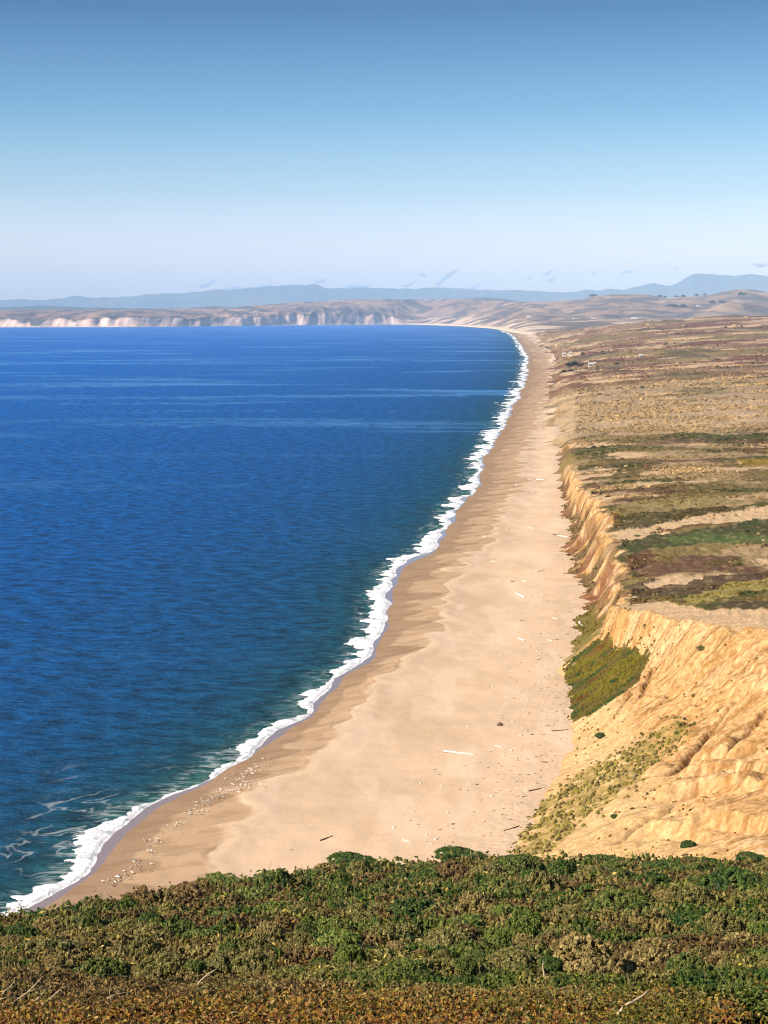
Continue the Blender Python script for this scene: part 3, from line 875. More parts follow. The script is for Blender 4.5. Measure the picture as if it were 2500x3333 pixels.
def hill_z(x, y):
    d = segdist(x, y, EDGE)
    ins = pip(x, y, EPOLY)
    sd = np.where(ins, 0.0, d)
    yy = np.maximum(y, -15)
    z = CAMZ - (0.75 + 0.361 * yy - 0.00045 * yy * yy)
    z = z - 0.95 * (np.sqrt(sd * sd + 9) - 3) - 0.05 * np.minimum(sd, 4)
    return z


def billow(x, y, s, seed):
    return 1 - np.minimum(np.abs(perlin(x / s, y / s, seed)) * 2.2, 1)


def mound(x, y):
    """height of the low scrub canopy over the soil"""
    k = np.clip(y / 30.0, 0.25, 1.0)
    m = 0.66 * billow(x / 1.25, y, 2.3, 401) ** 0.8 + 0.20 * billow(x, y, 0.8, 402) + 0.08 * billow(x, y, 0.3, 403)
    return (m - 0.46) * k * 0.85


HOLE = [(2125, 3333), (2160, 3240), (2240, 3195), (2330, 3215), (2400, 3333)]

def hill_hit(px, py, fn=None):
    u = (px - 1250.0) / F; v = (1666.5 - py) / F
    dy = cp + v * sp; dz = -sp + v * cp
    Yc = np.geomspace(2.5, 110, 1500); k = Yc / dy
    g = CAMZ + dz * k - hill_z(u * k, Yc)
    i = int(np.argmax(g < 0))
    if g[i] >= 0:
        i = int(np.argmin(np.where(Yc < 70, g, 1e9)))
    return Vector((u * k[i], Yc[i], float(hill_z(np.array([u * k[i]]), np.array([Yc[i]]))[0])))


hole = [(lambda p: (p.x, p.y))(hill_hit(a, b)) for a, b in HOLE][1:-1]
hole = [(hole[0][0] - 0.05, 4.0)] + hole + [(hole[-1][0] + 0.12, 4.0)]

ys = np.concatenate([np.linspace(-30, 2, 20), np.geomspace(2.2, 160, 330)])
NC = 260
X = np.concatenate([np.linspace(-90, -8, 40), np.linspace(-7.8, 22, 180), np.linspace(23, 110, 40)])
X = np.repeat(X[None, :], len(ys), 0); Y = np.repeat(ys[:, None], NC, 1)
Z = hill_z(X, Y)
Z = np.maximum(Z + mound(X, Y) - 0.13, -1.4) - 0.55 * pip(X, Y, hole)
cc = np.zeros(X.shape + (3,)); cc[:] = (0.040, 0.032, 0.016)  # soil coloured near black to deepen the shade in leaf gaps
cc = mixc(cc, (0.10, 0.07, 0.035), ss(0.1, 0.35, fbm(X / 2, Y / 2, 411, 3)))
link('hillside', make_mesh('hillside', np.stack([X, Y, Z], -1), grid_faces(len(ys), NC), cc, smooth=True), M_hill, kind='structure')


def quads(P, Nn, size, asp, roll_rng, bend=0.0):
    """leaf quads at P facing Nn"""
    n = len(P)
    Nn = Nn / (np.linalg.norm(Nn, axis=1, keepdims=True) + 1e-9)
    r = roll_rng.normal(size=(n, 3))
    t = np.cross(Nn, r); t /= np.linalg.norm(t, axis=1, keepdims=True) + 1e-9
    b = np.cross(Nn, t)
    sz = size[:, None]
    a = t * sz * 0.5; c = b * sz * 0.5 * asp
    tip = Nn * sz * bend
    v = np.stack([P - c, P + a * 0.9 + tip, P + c * 1.0, P - a * 0.9 + tip], 1).reshape(-1, 3)
    f = np.arange(n * 4).reshape(n, 4)
    return v, f


GREENS = dict(
    dark=[(0.024, 0.050, 0.010), (0.050, 0.085, 0.016), (0.090, 0.115, 0.030)],
    green=[(0.042, 0.066, 0.014), (0.102, 0.122, 0.030), (0.175, 0.178, 0.062)],
    bright=[(0.055, 0.092, 0.018), (0.125, 0.155, 0.034), (0.205, 0.215, 0.070)],
    olive=[(0.085, 0.082, 0.024), (0.165, 0.145, 0.050), (0.260, 0.220, 0.095)],
    tan=[(0.140, 0.108, 0.040), (0.235, 0.180, 0.072), (0.34, 0.265, 0.120)],
    brown=[(0.075, 0.050, 0.020), (0.150, 0.098, 0.040), (0.235, 0.165, 0.075)])


def pick(pal, n, rng, lo=0.75, hi=1.25):
    pal = np.array(pal); i = rng.choice(len(pal), n, p=[0.3, 0.45, 0.25])
    return pal[i] * rng.uniform(lo, hi, (n, 1))


def dome_scatter(px_, py_, pz, r, hgt, cols, rng):
    """many tiny six-sided tufts as one mesh"""
    n = len(px_)
    ang = np.arange(6) * math.pi / 3
    ph = rng.uniform(0, 6.28, n)
    jr = rng.uniform(0.75, 1.25, (n, 6)); jr2 = rng.uniform(0.45, 0.8, (n, 6))
    a = ang[None, :] + ph[:, None]
    ring0 = np.stack([px_[:, None] + np.cos(a) * r[:, None] * jr, py_[:, None] + np.sin(a) * r[:, None] * jr, np.repeat((pz - 0.2 * hgt)[:, None], 6, 1)], -1)
    ring1 = np.stack([px_[:, None] + np.cos(a) * r[:, None] * jr2, py_[:, None] + np.sin(a) * r[:, None] * jr2, pz[:, None] + hgt[:, None] * rng.uniform(0.5, 0.95, (n, 6))], -1)
    top = np.stack([px_, py_, pz + hgt], -1)[:, None, :]
    V = np.concatenate([ring0, ring1, top], 1).reshape(-1, 3)
    tri = []
    for i in range(6):
        j = (i + 1) % 6
        tri += [[i, j, 6 + j], [i, 6 + j, 6 + i], [6 + i, 6 + j, 12]]
    tri = np.array(tri)
    Fc = (tri[None] + (np.arange(n) * 13)[:, None, None]).reshape(-1, 3)
    return V, Fc, np.repeat(cols, 13, 0)


def shrub_mesh(name, kind, seed, nleaf=3000, leaf=0.036, lumps=420, flat=0.50):
    """a cushion-like shrub of radius about 1: knobbly tufts crowded over a low dome, each dressed with small leaves"""
    rng = np.random.default_rng(seed)
    u = rng.uniform(0, 1, lumps); ph = rng.uniform(0, 2 * math.pi, lumps)
    ct = u; st = np.sqrt(1 - ct * ct)
    ex = rng.uniform(0.8, 1.2)
    big = 0.82 + 0.22 * perlin(st * np.cos(ph) * 2.2 + seed, st * np.sin(ph) * 2.2, seed)
    cen = np.stack([st * np.cos(ph) * big * ex, st * np.sin(ph) * big / ex, ct * big * flat], -1)
    lr = rng.uniform(0.04, 0.085, lumps)
    lumpc = pick(GREENS[kind], lumps, rng, 0.8, 1.25)
    hgt = lr * rng.uniform(1.0, 1.6, lumps)
    vl, fl, cl = dome_scatter(cen[:, 0], cen[:, 1], cen[:, 2] - 0.3 * lr, lr, hgt, lumpc * 0.9, rng)
    pi_ = rng.choice(lumps, nleaf, p=lr ** 2 / (lr ** 2).sum())
    dirs = rng.normal(size=(nleaf, 3)); dirs[:, 2] = np.abs(dirs[:, 2])
    dirs /= np.linalg.norm(dirs, axis=1, keepdims=True)
    P = cen[pi_] + dirs * (lr[pi_] * rng.uniform(0.8, 1.25, nleaf))[:, None]
    nn = dirs + 0.6 * rng.normal(size=(nleaf, 3))
    v, f = quads(P, nn, leaf * rng.uniform(0.6, 1.5, nleaf), 2.0, rng, 0.15)
    lc = lumpc[pi_] * rng.uniform(0.7, 1.5, (nleaf, 1))
    dead = rng.uniform(size=nleaf) < 0.05
    lc[dead] = np.array([0.19, 0.135, 0.065])
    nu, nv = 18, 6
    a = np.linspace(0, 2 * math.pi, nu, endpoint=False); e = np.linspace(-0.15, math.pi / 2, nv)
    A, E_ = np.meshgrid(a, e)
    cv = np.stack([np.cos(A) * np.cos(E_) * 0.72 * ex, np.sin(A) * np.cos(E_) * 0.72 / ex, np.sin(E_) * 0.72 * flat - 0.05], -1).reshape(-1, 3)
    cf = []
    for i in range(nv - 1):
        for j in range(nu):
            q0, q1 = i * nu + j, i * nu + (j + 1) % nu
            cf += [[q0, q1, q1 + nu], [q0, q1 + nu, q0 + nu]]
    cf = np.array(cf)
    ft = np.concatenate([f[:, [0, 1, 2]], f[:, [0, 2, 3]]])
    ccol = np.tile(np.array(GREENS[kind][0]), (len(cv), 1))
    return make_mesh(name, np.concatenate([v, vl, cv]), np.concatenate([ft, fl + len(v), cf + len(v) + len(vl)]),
                     np.concatenate([np.repeat(lc, 4, 0), cl, ccol]), smooth=False)


PROTO = {}
for kind in GREENS:
    PROTO[kind] = [shrub_mesh('shrub_' + kind, kind, 500 + 10 * i + len(kind)) for i in range(2)]
for me_l in PROTO.values():
    for me in me_l:
        me.materials.append(M_leaf)


SHRUBS = [  # px, py (middle of the mound), width px, kind, label
    (1160, 2797, 230, 'dark', 'dark green domed shrub on the crest left of the middle, against the pale beach'),
    (1045, 2818, 105, 'dark', 'small dark shrub on the crest just left of the domed one'),
    (718, 2885, 200, 'green', 'mid green mound on the crest, second high point from the left'),
    (560, 2965, 180, 'green', 'green spreading shrub a step below the left crest'),
    (815, 2942, 165, 'bright', 'bright green rounded shrub in the upper left of the slope'),
    (1015, 2930, 90, 'bright', 'small pale green ball of a shrub right of the bright rounded one'),
    (925, 2946, 110, 'olive', 'olive tufted shrub between the bright green mound and the pale ball'),
    (320, 2938, 100, 'green', 'small green shrub poking above the far left crest below the surf'),
    (225, 2985, 130, 'dark', 'near-black shrub on the far left below the end of the surf'),
    (735, 3022, 165, 'green', 'green mound below and left of the bright rounded shrub'),
    (1085, 3032, 130, 'bright', 'yellowish green low shrub near the middle of the slope'),
    (150, 3105, 250, 'olive', 'wide olive mound at the left edge of the slope'),
    (648, 3085, 190, 'green', 'dark centred green mound low on the left half of the slope'),
    (950, 3190, 170, 'green', 'green shrub just above the brown leaf bed, left of the middle'),
    (1080, 3204, 130, 'green', 'flat green shrub just above the brown leaf bed, in the middle'),
    (70, 3055, 150, 'dark', 'dark shrub at the left edge above the wide olive mound'),
    (400, 3040, 150, 'olive', 'olive yellow shrub on the left below the spreading green one'),
    (330, 3170, 190, 'green', 'grey green mound above the left end of the brown leaf bed'),
    (520, 3150, 150, 'olive', 'tufted olive shrub above the brown leaf bed on the left'),
    (1514, 2772, 240, 'dark', 'broad dark green shrub on the crest below the long beach'),
    (1690, 2762, 160, 'dark', 'dark green shrub on the crest where the beach meets the bluff'),
    (1363, 2822, 130, 'green', 'rounded green shrub under the crest left of the broad dark one'),
    (1695, 2830, 180, 'green', 'leafy green mound under the crest below the foot of the bluff'),
    (1973, 2782, 170, 'dark', 'dark shrub on the crest under the gullied orange face'),
    (2012, 2830, 130, 'green', 'green shrub just under the crest below the gullied orange face'),
    (1925, 2852, 130, 'olive', 'olive shrub left of the green one under the orange face'),
    (2147, 2822, 200, 'dark', 'dark wide shrub under the crest left of the lone round bush'),
    (2267, 2793, 180, 'dark', 'dark green shrub on the crest at the foot of the lone round bush'),
    (2380, 2882, 240, 'dark', 'large very dark shrub in the upper right of the slope'),
    (2245, 2845, 130, 'green', 'mid green shrub below the lone round bush'),
    (2120, 2882, 140, 'dark', 'dark low shrub in a hollow, right of the leafy mound'),
    (2456, 2788, 160, 'dark', 'dark shrub on the crest at the right edge'),
    (1340, 2982, 200, 'dark', 'dark green mound with deep shade on its right side'),
    (1642, 2912, 180, 'green', 'long green shrub in the middle of the slope under the leafy mound'),
    (1680, 2997, 180, 'bright', 'bright green shrub in the centre of the right half'),
    (2020, 2980, 240, 'green', 'wide green mound on the right half of the slope'),
    (1506, 3025, 160, 'bright', 'fresh green shrub below the long green one'),
    (1476, 3085, 210, 'olive', 'large grey olive mound low in the middle of the slope'),
    (1295, 3055, 170, 'olive', 'olive shrub with dry patches left of the large grey mound'),
    (2004, 3058, 170, 'brown', 'brown dead shrub under the wide green mound'),
    (2230, 3080, 170, 'green', 'green shrub at the lower right, right of the dead brown one'),
    (1815, 3070, 170, 'olive', 'olive shrub left of the dead brown one'),
    (2448, 2955, 170, 'olive', 'yellow olive shrub by the right edge of the slope'),
    (2235, 3012, 150, 'dark', 'dark green shrub above the lower right green one'),
    (2117, 3125, 210, 'tan', 'pale straw mound right above the dark hollow in the leaf bed'),
    (1913, 3130, 250, 'tan', 'broad straw coloured mound above the right half of the leaf bed'),
    (1325, 3175, 170, 'green', 'green shrub beside the dead sticks above the leaf bed'),
    (1690, 3140, 200, 'olive', 'olive mound left of the broad straw one'),
    (2420, 3100, 200, 'tan', 'straw and olive mound at the lower right edge'),
    (1870, 2905, 140, 'brown', 'brown heathy shrub right of the long green one'),
    (1210, 2890, 150, 'brown', 'brown shrub under the dark domed shrub'),
    (1480, 2850, 150, 'brown', 'reddish brown shrub under the broad dark crest shrub'),
    (600, 2900, 140, 'brown', 'dark brown shrub along the left crest beside the green mound'),
    (450, 2925, 130, 'brown', 'low brown shrub on the left crest above the tan clearing'),
]
rs = random.Random(5)
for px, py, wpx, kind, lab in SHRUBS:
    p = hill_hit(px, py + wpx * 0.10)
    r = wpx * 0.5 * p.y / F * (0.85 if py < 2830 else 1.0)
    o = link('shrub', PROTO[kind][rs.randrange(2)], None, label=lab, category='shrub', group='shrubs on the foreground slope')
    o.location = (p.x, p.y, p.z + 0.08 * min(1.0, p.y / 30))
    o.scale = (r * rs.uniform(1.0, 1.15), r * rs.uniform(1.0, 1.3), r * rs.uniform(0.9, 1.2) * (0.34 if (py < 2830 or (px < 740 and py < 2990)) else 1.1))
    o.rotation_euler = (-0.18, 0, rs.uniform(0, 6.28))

XL = dict(green='middling green shrub, one of many alike among the scrub of the slope', olive='middling olive shrub, one of many alike among the scrub of the slope',
          tan='middling straw coloured shrub, one of many alike among the scrub', bright='small fresh green shrub, one of several alike among the scrub', dark='small dark shrub, one of several alike among the scrub')
taken = [(a[0], a[1], a[2]) for a in SHRUBS]
cnt = 0
while cnt < 85:
    px = rs.uniform(-20, 2520); py = rs.uniform(2830, 3175)
    if py < 3020 - px * 0.16 and px < 1200:
        continue
    w_ = rs.uniform(80, 170)
    if any(abs(px - a) < (w_ + c) * 0.33 and abs(py - b) < (w_ + c) * 0.14 for a, b, c in taken):
        continue
    taken.append((px, py, w_)); cnt += 1
    kind = rs.choice(['green', 'olive', 'olive', 'tan', 'bright', 'green', 'dark'])
    p = hill_hit(px, py + w_ * 0.1); r = w_ * 0.5 * p.y / F
    o = link('shrub', PROTO[kind][rs.randrange(2)], None, label=XL[kind], category='shrub', group='smaller %s shrubs on the foreground slope' % kind)
    o.location = (p.x, p.y, p.z + 0.15 * min(1.0, p.y / 30)); o.scale = (r, r * rs.uniform(0.9, 1.3), r * rs.uniform(1.2, 1.6)); o.rotation_euler = (-0.18, 0, rs.uniform(0, 6.28))

# low scrub between the shrubs (uncountable leaves)
rng = np.random.default_rng(77)
n = 330000
q = rng.uniform(0, 1, n)
yv = 1.0 / (1 / 8.7 + q * (1 / 76.0 - 1 / 8.7))
xv = (rng.uniform(-1, 1, n)) * (0.265 * yv + 0.8)
sd = segdist(xv, yv, EDGE); ins = pip(xv, yv, EPOLY)
ok = ins | (sd < 5)
xv = xv[ok]; yv = yv[ok]; n = len(xv)
e_ = 0.05
zc = hill_z(xv, yv) + mound(xv, yv)
gx = (mound(xv + e_, yv) - mound(xv - e_, yv)) / (2 * e_); gy = (mound(xv, yv + e_) - mound(xv, yv - e_)) / (2 * e_) - 0.33
P = np.stack([xv, yv, zc + (rng.uniform(0, 1, n) ** 2 - 0.65) * 0.0080 * yv], -1)
nn = np.stack([-gx, -gy, np.ones(n)], -1); nn /= np.linalg.norm(nn, axis=1, keepdims=True)
nn = nn + 0.75 * rng.normal(size=(n, 3))
size = np.clip(0.00135 * yv, 0.011, 0.09) * rng.uniform(0.6, 1.6, n)
v, f = quads(P, nn, size, 2.1, rng, 0.15)
k1 = fbm(xv / 3.3, yv / 3.3, 421, 4); k2 = fbm(xv / 1.3, yv / 1.9, 422, 3); k3 = fbm(xv / 5.5, yv / 4.0, 423, 3)
lc = pick(GREENS['olive'], n, rng, 0.7, 1.5)
def sel(m, kind, lo=0.75, hi=1.25):
    i = np.nonzero(m)[0]; lc[i] = pick(GREENS[kind], len(i), rng, lo, hi)
sel(k1 > 0.06, 'green'); sel(k2 - 0.3 * k1 > 0.14, 'dark'); sel(k1 < -0.20, 'brown'); sel(k3 + 0.4 * k2 > 0.24, 'tan'); sel((k1 < -0.10) & (k2 > 0.08), 'olive')
sel((k3 < -0.28), 'brown', 0.6, 1.1)
highlight = rng.uniform(size=n) < 0.14; lc[highlight] *= np.array([1.9, 1.8, 1.5])  # random leaves brightened: sunlit highlights put into the leaf colour
LV, LF, LCc = v, f, np.repeat(lc, 4, 0)
n = 190000
q = rng.uniform(0, 1, n); yv = 1.0 / (1 / 9.0 + q * (1 / 76.0 - 1 / 9.0)); xv = rng.uniform(-1, 1, n) * (0.265 * yv + 0.8)
ok = pip(xv, yv, EPOLY) | (segdist(xv, yv, EDGE) < 4); xv = xv[ok]; yv = yv[ok]; n = len(xv)
zc = hill_z(xv, yv) + mound(xv, yv)
r = np.clip(0.00125 * yv, 0.013, 0.08) * rng.uniform(0.6, 1.6, n)
k1 = fbm(xv / 3.3, yv / 3.3, 421, 4); k2 = fbm(xv / 1.3, yv / 1.9, 422, 3); k3 = fbm(xv / 5.5, yv / 4.0, 423, 3)
lc = pick(GREENS['olive'], n, rng, 0.7, 1.4)
sel(k1 > 0.06, 'green'); sel(k2 - 0.3 * k1 > 0.14, 'dark'); sel(k1 < -0.22, 'brown'); sel(k3 + 0.4 * k2 > 0.30, 'tan', 0.6, 1.0); sel(k3 < -0.28, 'brown', 0.6, 1.1)
vl, fl, cl = dome_scatter(xv, yv, zc - 0.4 * r - 0.0075 * yv * rng.uniform(0, 1, n) ** 1.3, r, r * rng.uniform(1.0, 1.9, n), lc, rng)
ft = np.concatenate([LF[:, [0, 1, 2]], LF[:, [0, 2, 3]], fl + len(LV)])
link('low_scrub', make_mesh('low_scrub', np.concatenate([LV, vl]), ft, np.concatenate([LCc, cl])), M_leaf, kind='stuff',
     label='low mixed green and brown scrub covering the foreground slope', category='scrub')

# dry grass stalks through the scrub
n = 2600
q = rng.uniform(0, 1, n); yv = 1.0 / (1 / 7.0 + q * (1 / 64.0 - 1 / 7.0)); xv = rng.uniform(-1, 1, n) * (0.26 * yv + 0.5)
mk = (yv > 9.3) & (fbm(xv / 2.6, yv / 2.6, 431, 3) > 0.02) & (pip(xv, yv, EPOLY)); xv = xv[mk]; yv = yv[mk]; n = len(xv)
zc = hill_z(xv, yv) + mound(xv, yv)
ht = rng.uniform(0.004, 0.0105, n) * yv; ht = np.clip(ht, 0.04, 0.35); wd = 0.00028 * yv
lean = rng.normal(size=(n, 2)) * 0.5
b0 = np.stack([xv, yv, zc - 0.02], -1); sd_ = np.stack([wd, 0 * wd, 0 * wd], -1)
tp = b0 + np.stack([lean[:, 0] * ht, lean[:, 1] * ht, ht + 0.02], -1)
v = np.stack([b0 - sd_, b0 + sd_, tp + sd_ * 0.3, tp - sd_ * 0.3], 1).reshape(-1, 3)
lc = np.array([0.36, 0.27, 0.15]) * rng.uniform(0.5, 1.3, (n, 1))
link('dry_grass', make_mesh('dry_grass', v, np.arange(4 * n).reshape(n, 4), np.repeat(lc, 4, 0)), M_leaf, kind='stuff',
     label='thin dry grass stalks among the scrub of the foreground slope', category='grass')

# the leaf bed right below the viewpoint
n = 72000
yv = rng.uniform(4.6, 10.2, n); xv = rng.uniform(-1, 1, n) * (0.27 * yv + 0.5)
bed_edge = 8.9 + 0.55 * fbm(xv / 0.9, 0 * xv, 441, 3) + 0.55 * ss(0.4, 1.2, xv) - 0.5 * ss(0.8, 1.6, -xv)
inh = pip(xv + 0.08 * perlin(xv * 5, yv * 5, 442), yv + 0.15 * perlin(xv * 4, yv * 4, 443), hole)
mk = (yv < bed_edge) & (~inh | (rng.uniform(size=n) < 0.05)); xv = xv[mk]; yv = yv[mk]; inh = inh[mk]; n = len(xv)
bm = 0.11 * billow(xv, yv, 0.42, 444) + 0.05 * billow(xv, yv, 0.16, 445) - 0.06
zc = hill_z(xv, yv) + bm - rng.uniform(0, 1, n) ** 1.5 * 0.18 + 0.07
zc = zc - 0.45 * inh
P = np.stack([xv, yv, zc], -1)
nn = np.stack([0 * xv, 0 * xv - 0.2, np.ones(n)], -1) + 0.9 * rng.normal(size=(n, 3))
v, f = quads(P, nn, rng.uniform(0.010, 0.021, n), 1.6, rng, 0.2)
pal = np.array([(0.26, 0.125, 0.035), (0.30, 0.19, 0.045), (0.20, 0.075, 0.03), (0.36, 0.25, 0.11), (0.14, 0.12, 0.03), (0.10, 0.055, 0.025)])
lc = pal[rng.choice(6, n, p=[0.27, 0.22, 0.14, 0.10, 0.12, 0.15])] * rng.uniform(0.6, 1.25, (n, 1))
gmask = (fbm(xv / 0.5, yv / 0.6, 446, 3) + 0.35 * ss(0.2, 0.9, xv) - 0.22) > 0.10
lc *= 1.25
pg = np.array([(0.17, 0.15, 0.03), (0.22, 0.18, 0.045), (0.10, 0.11, 0.028)])
lc[gmask] = pg[rng.choice(3, gmask.sum())] * rng.uniform(0.6, 1.3, (gmask.sum(), 1))
link('leaf_bed', make_mesh('leaf_bed', v, f, np.repeat(lc, 4, 0)), M_leaf, kind='stuff',
     label='bed of small orange brown and yellow leaves at the bottom of the view', category='ground cover')

# ------------------------------------------------------------------ tube builder (twigs, logs)
def tube(pts, rads, sides=7, name='tube', lump=0.0, seed=0):
    pts = [Vector(p) for p in pts]; V = []; Fc = []
    rnd = random.Random(seed)
    for i, p in enumerate(pts):
        d = (pts[min(i + 1, len(pts) - 1)] - pts[max(i - 1, 0)]).normalized()
        up = Vector((0, 0, 1)) if abs(d.z) < 0.9 else Vector((1, 0, 0))
        a = d.cross(up).normalized(); b = a.cross(d)
        for s in range(sides):
            an = 2 * math.pi * s / sides; r = rads[i] * (1 + lump * rnd.uniform(-1, 1))
            V.append(p + a * math.cos(an) * r + b * math.sin(an) * r)
    for i in range(len(pts) - 1):
        for s in range(sides):
            Fc.append([i * sides + s, i * sides + (s + 1) % sides, (i + 1) * sides + (s + 1) % sides, (i + 1) * sides + s])
    Fc.append(list(range(sides))[::-1]); Fc.append([(len(pts) - 1) * sides + s for s in range(sides)])
    return V, Fc


def join(parts):
    V = []; Fc = []
    for v, f in parts:
        o = len(V); V += list(v); Fc += [[i + o for i in q_] for q_ in f]
    return V, Fc


# dead twigs in the foreground: (x0,y0,x1,y1) photograph pixels, radius px, label
TWIGS = [((632, 3242), (706, 3178), 3.2, 'forked pale dead stick standing up left of the middle above the leaf bed'),
         ((2010, 3333), (2108, 3256), 5.0, 'thick pale dead stick slanting in front of the dark hollow'),
         ((10, 3262), (50, 3215), 2.0, 'short dry stalk at the far left edge above the leaf bed'),
         ((35, 3298), (140, 3205), 2.2, 'long thin dry stalk slanting up at the left'),
         ((90, 3300), (152, 3252), 2.6, 'dry stalk slanting over the left end of the leaf bed'),
         ((145, 3290), (225, 3236), 2.4, 'dry stalk right of the slanting pair at the left'),
         ((350, 3278), (424, 3256), 2.4, 'pale dry stick lying on the brown leaves on the left'),
         ((0, 3280), (75, 3274), 2.2, 'nearly level dry stem entering from the left edge'),
         ((740, 3333), (850, 3319), 3.0, 'curved pale stem at the bottom edge left of the middle'),
         ((1876, 3140), (1880, 3100), 2.4, 'short white upright stalk above the right part of the leaf bed'),
         ((1780, 3240), (1880, 3233), 2.2, 'level dry stem caught in the leaves right of the middle'),
         ((1798, 3252), (1905, 3250), 2.0, 'second level dry stem just under the first'),
         ((1772, 3210), (1768, 3150), 2.0, 'thin upright dry stalk above the level stems'),
         ((2235, 3245), (2290, 3320), 1.6, 'thin bent stem hanging over the dark hollow')]
for k_, ((xa, ya), (xb_, yb), rp, lab) in enumerate(TWIGS):
    a = hill_hit(xa, ya); b = hill_hit(xa, ya)
    d = a.y
    # the tip stands over nearly the same ground, lifted
    u2 = (xb_ - 1250.0) / F; v2 = (1666.5 - yb) / F
    kk = (d + 0.12) / (cp + v2 * sp)
    b = Vector((u2 * kk, (cp + v2 * sp) * kk, CAMZ + (-sp + v2 * cp) * kk))
    r = rp * d / F
    lift = Vector((0, 0, 0.05))
    rnd = random.Random(k_)
    n = 7; pts = []; per = (b - a).cross(Vector((0, 1, 0))).normalized()
    for i in range(n):
        t = i / (n - 1)
        pts.append(a.lerp(b, t) + lift + per * (b - a).length * (0.06 * math.sin(t * 3.1 + k_) + rnd.uniform(-.02, .02)) * math.sin(math.pi * t))
    parts = [tube(pts, [r * (1.15 - 0.6 * i / (n - 1)) for i in range(n)], 6, seed=k_, lump=.1)]
    if k_ in (0, 1, 3, 9):
        q0 = pts[3]; dv = (pts[5] - pts[3])
        side = Vector((dv.z * 0.6 + dv.x * .5, 0.02, dv.z * 0.25))
        parts.append(tube([q0, q0 + side * 0.6, q0 + side * 1.1], [r * .7, r * .5, r * .3], 5, seed=k_))
    V, Fc = join(parts)
    org = a
    me = make_mesh('dry_stick', [tuple(Vector(p) - org) for p in V], Fc, smooth=True); me.materials.append(M_twig)
    o = link('dry_stick', me, None, label=lab, category='stick', group='dry sticks in the foreground'); o.location = org

# ------------------------------------------------------------------ shrubs and scrub on the bluff
BLUFF_SHRUBS = [(2240, 2742, 56, 'dark', 'lone round dark bush rising at the foot of the orange face above the crest'),
                (2003, 2650, 34, 'dark', 'dark shrub in the lower middle of the orange face'),
                (2060, 2628, 22, 'brown', 'brown shrub uphill of the dark one on the orange face'),
                (1956, 2384, 44, 'dark', 'dark streak of a shrub on the pale sand near the upper beach'),
                (2210, 2378, 36, 'green', 'green shrub at the upper end of the stippled strip'),
                (2028, 2249, 24, 'dark', 'dark round shrub just right of the green patch'),
                (1885, 2190, 30, 'dark', 'dark shrub inside the green patch on the left'),
                (2005, 2210, 44, 'dark', 'dark green shrub along the lower right of the green patch'),
                (2190, 2488, 20, 'brown', 'small brown tuft left of the long gully'),
                (2202, 2505, 22, 'brown', 'small dark notch of scrub under the tuft by the long gully'),
                (2285, 2100, 40, 'olive', 'olive shrub just under the rim of the orange face'),
                (2075, 1740, 26, 'green', 'green shrub alone on the strip of bare sand inland'),
                (1915, 2640, 16, 'brown', 'brown tuft below the stippled strip'),
                (2260, 2352, 18, 'green', 'small green tuft above the upper end of the stippled strip')]
for px, py, wpx, kind, lab in BLUFF_SHRUBS:
    p = hit(px, py + wpx * 0.22)
    r = wpx * 0.5 * p.y / F
    o = link('bush', PROTO[kind][0], None, label=lab, category='bush', group='bushes on the bluff')
    o.location = (p.x, p.y, p.z - 0.1 * r)
    tall = 1.7 if wpx == 56 else 1.0
    o.scale = (r * 1.05, r * 1.1, r * tall); o.rotation_euler = (0, 0, rs.uniform(0, 6.28))


# tufts of the stippled strip on the near face
sxm = [p[0] for p in STIPPLE]; sym = [p[1] for p in STIPPLE]
n = 9000
xv = rng.uniform(min(sxm) - 7, max(sxm) + 9, n); yv = rng.uniform(min(sym) - 9, max(sym) + 9, n)
mk = ((pip(xv + 3.0 * fbm(xv / 5, yv / 5, 451, 3), yv + 3.0 * fbm(xv / 5, yv / 5, 457, 3), STIPPLE) & (rng.uniform(size=n) < 0.62)) | (rng.uniform(size=n) < 0.30 * np.exp(-segdist(xv, yv, STIPPLE + STIPPLE[:1]) / 1.8))) & (fbm(xv / 2.5, yv / 4, 452, 3) > -0.12); xv = xv[mk]; yv = yv[mk]; n = len(xv)
zc = land_z(xv, yv)
r = rng.uniform(0.14, 0.42, n)
pal = np.array([(0.21, 0.17, 0.055), (0.14, 0.12, 0.04), (0.27, 0.21, 0.09), (0.10, 0.075, 0.035)])
cl0 = pal[rng.choice(4, n)] * rng.uniform(.7, 1.2, (n, 1))
gx_ = [p[0] for p in GREEN_POLY]; gy_ = [p[1] for p in GREEN_POLY]
m = 5200
xg = rng.uniform(min(gx_) - 2, max(gx_) + 2, m); yg = rng.uniform(min(gy_) - 2, max(gy_) + 6, m)
mk = (pip(xg + 2.2 * fbm(xg / 4, yg / 4, 453, 3), yg + 3 * fbm(xg / 4, yg / 4, 454, 3), GREEN_POLY) | (rng.uniform(size=m) < 0.25 * np.exp(-segdist(xg, yg, GREEN_POLY + GREEN_POLY[:1]) / 1.5))) & (fbm(xg / 5, yg / 2.2, 455, 3) > -0.16); xg = xg[mk]; yg = yg[mk]; m = len(xg)
xf = rng.uniform(35, 80, 9000); yf = rng.uniform(355, 760, 9000)
cf_ = land_cols(xf, yf); _, tf, _, _ = land_core(xf, yf)
mk = (cf_[:, 0] < 0.17) & (tf > 0.0) & (tf < 0.95); xf = xf[mk]; yf = yf[mk]
cg = land_cols(xg, yg); cg[cg[:, 0] > 0.25] = np.array([0.11, 0.085, 0.03]); cg = cg * rng.uniform(0.7, 1.3, (m, 1))
rg = rng.uniform(0.10, 0.34, m); rf = rng.uniform(0.2, 0.6, len(xf))
xs_ = rng.uniform(15, 95, 5000); ys_ = rng.uniform(195, 352, 5000)
_, ts_, _, _ = land_core(xs_, ys_)
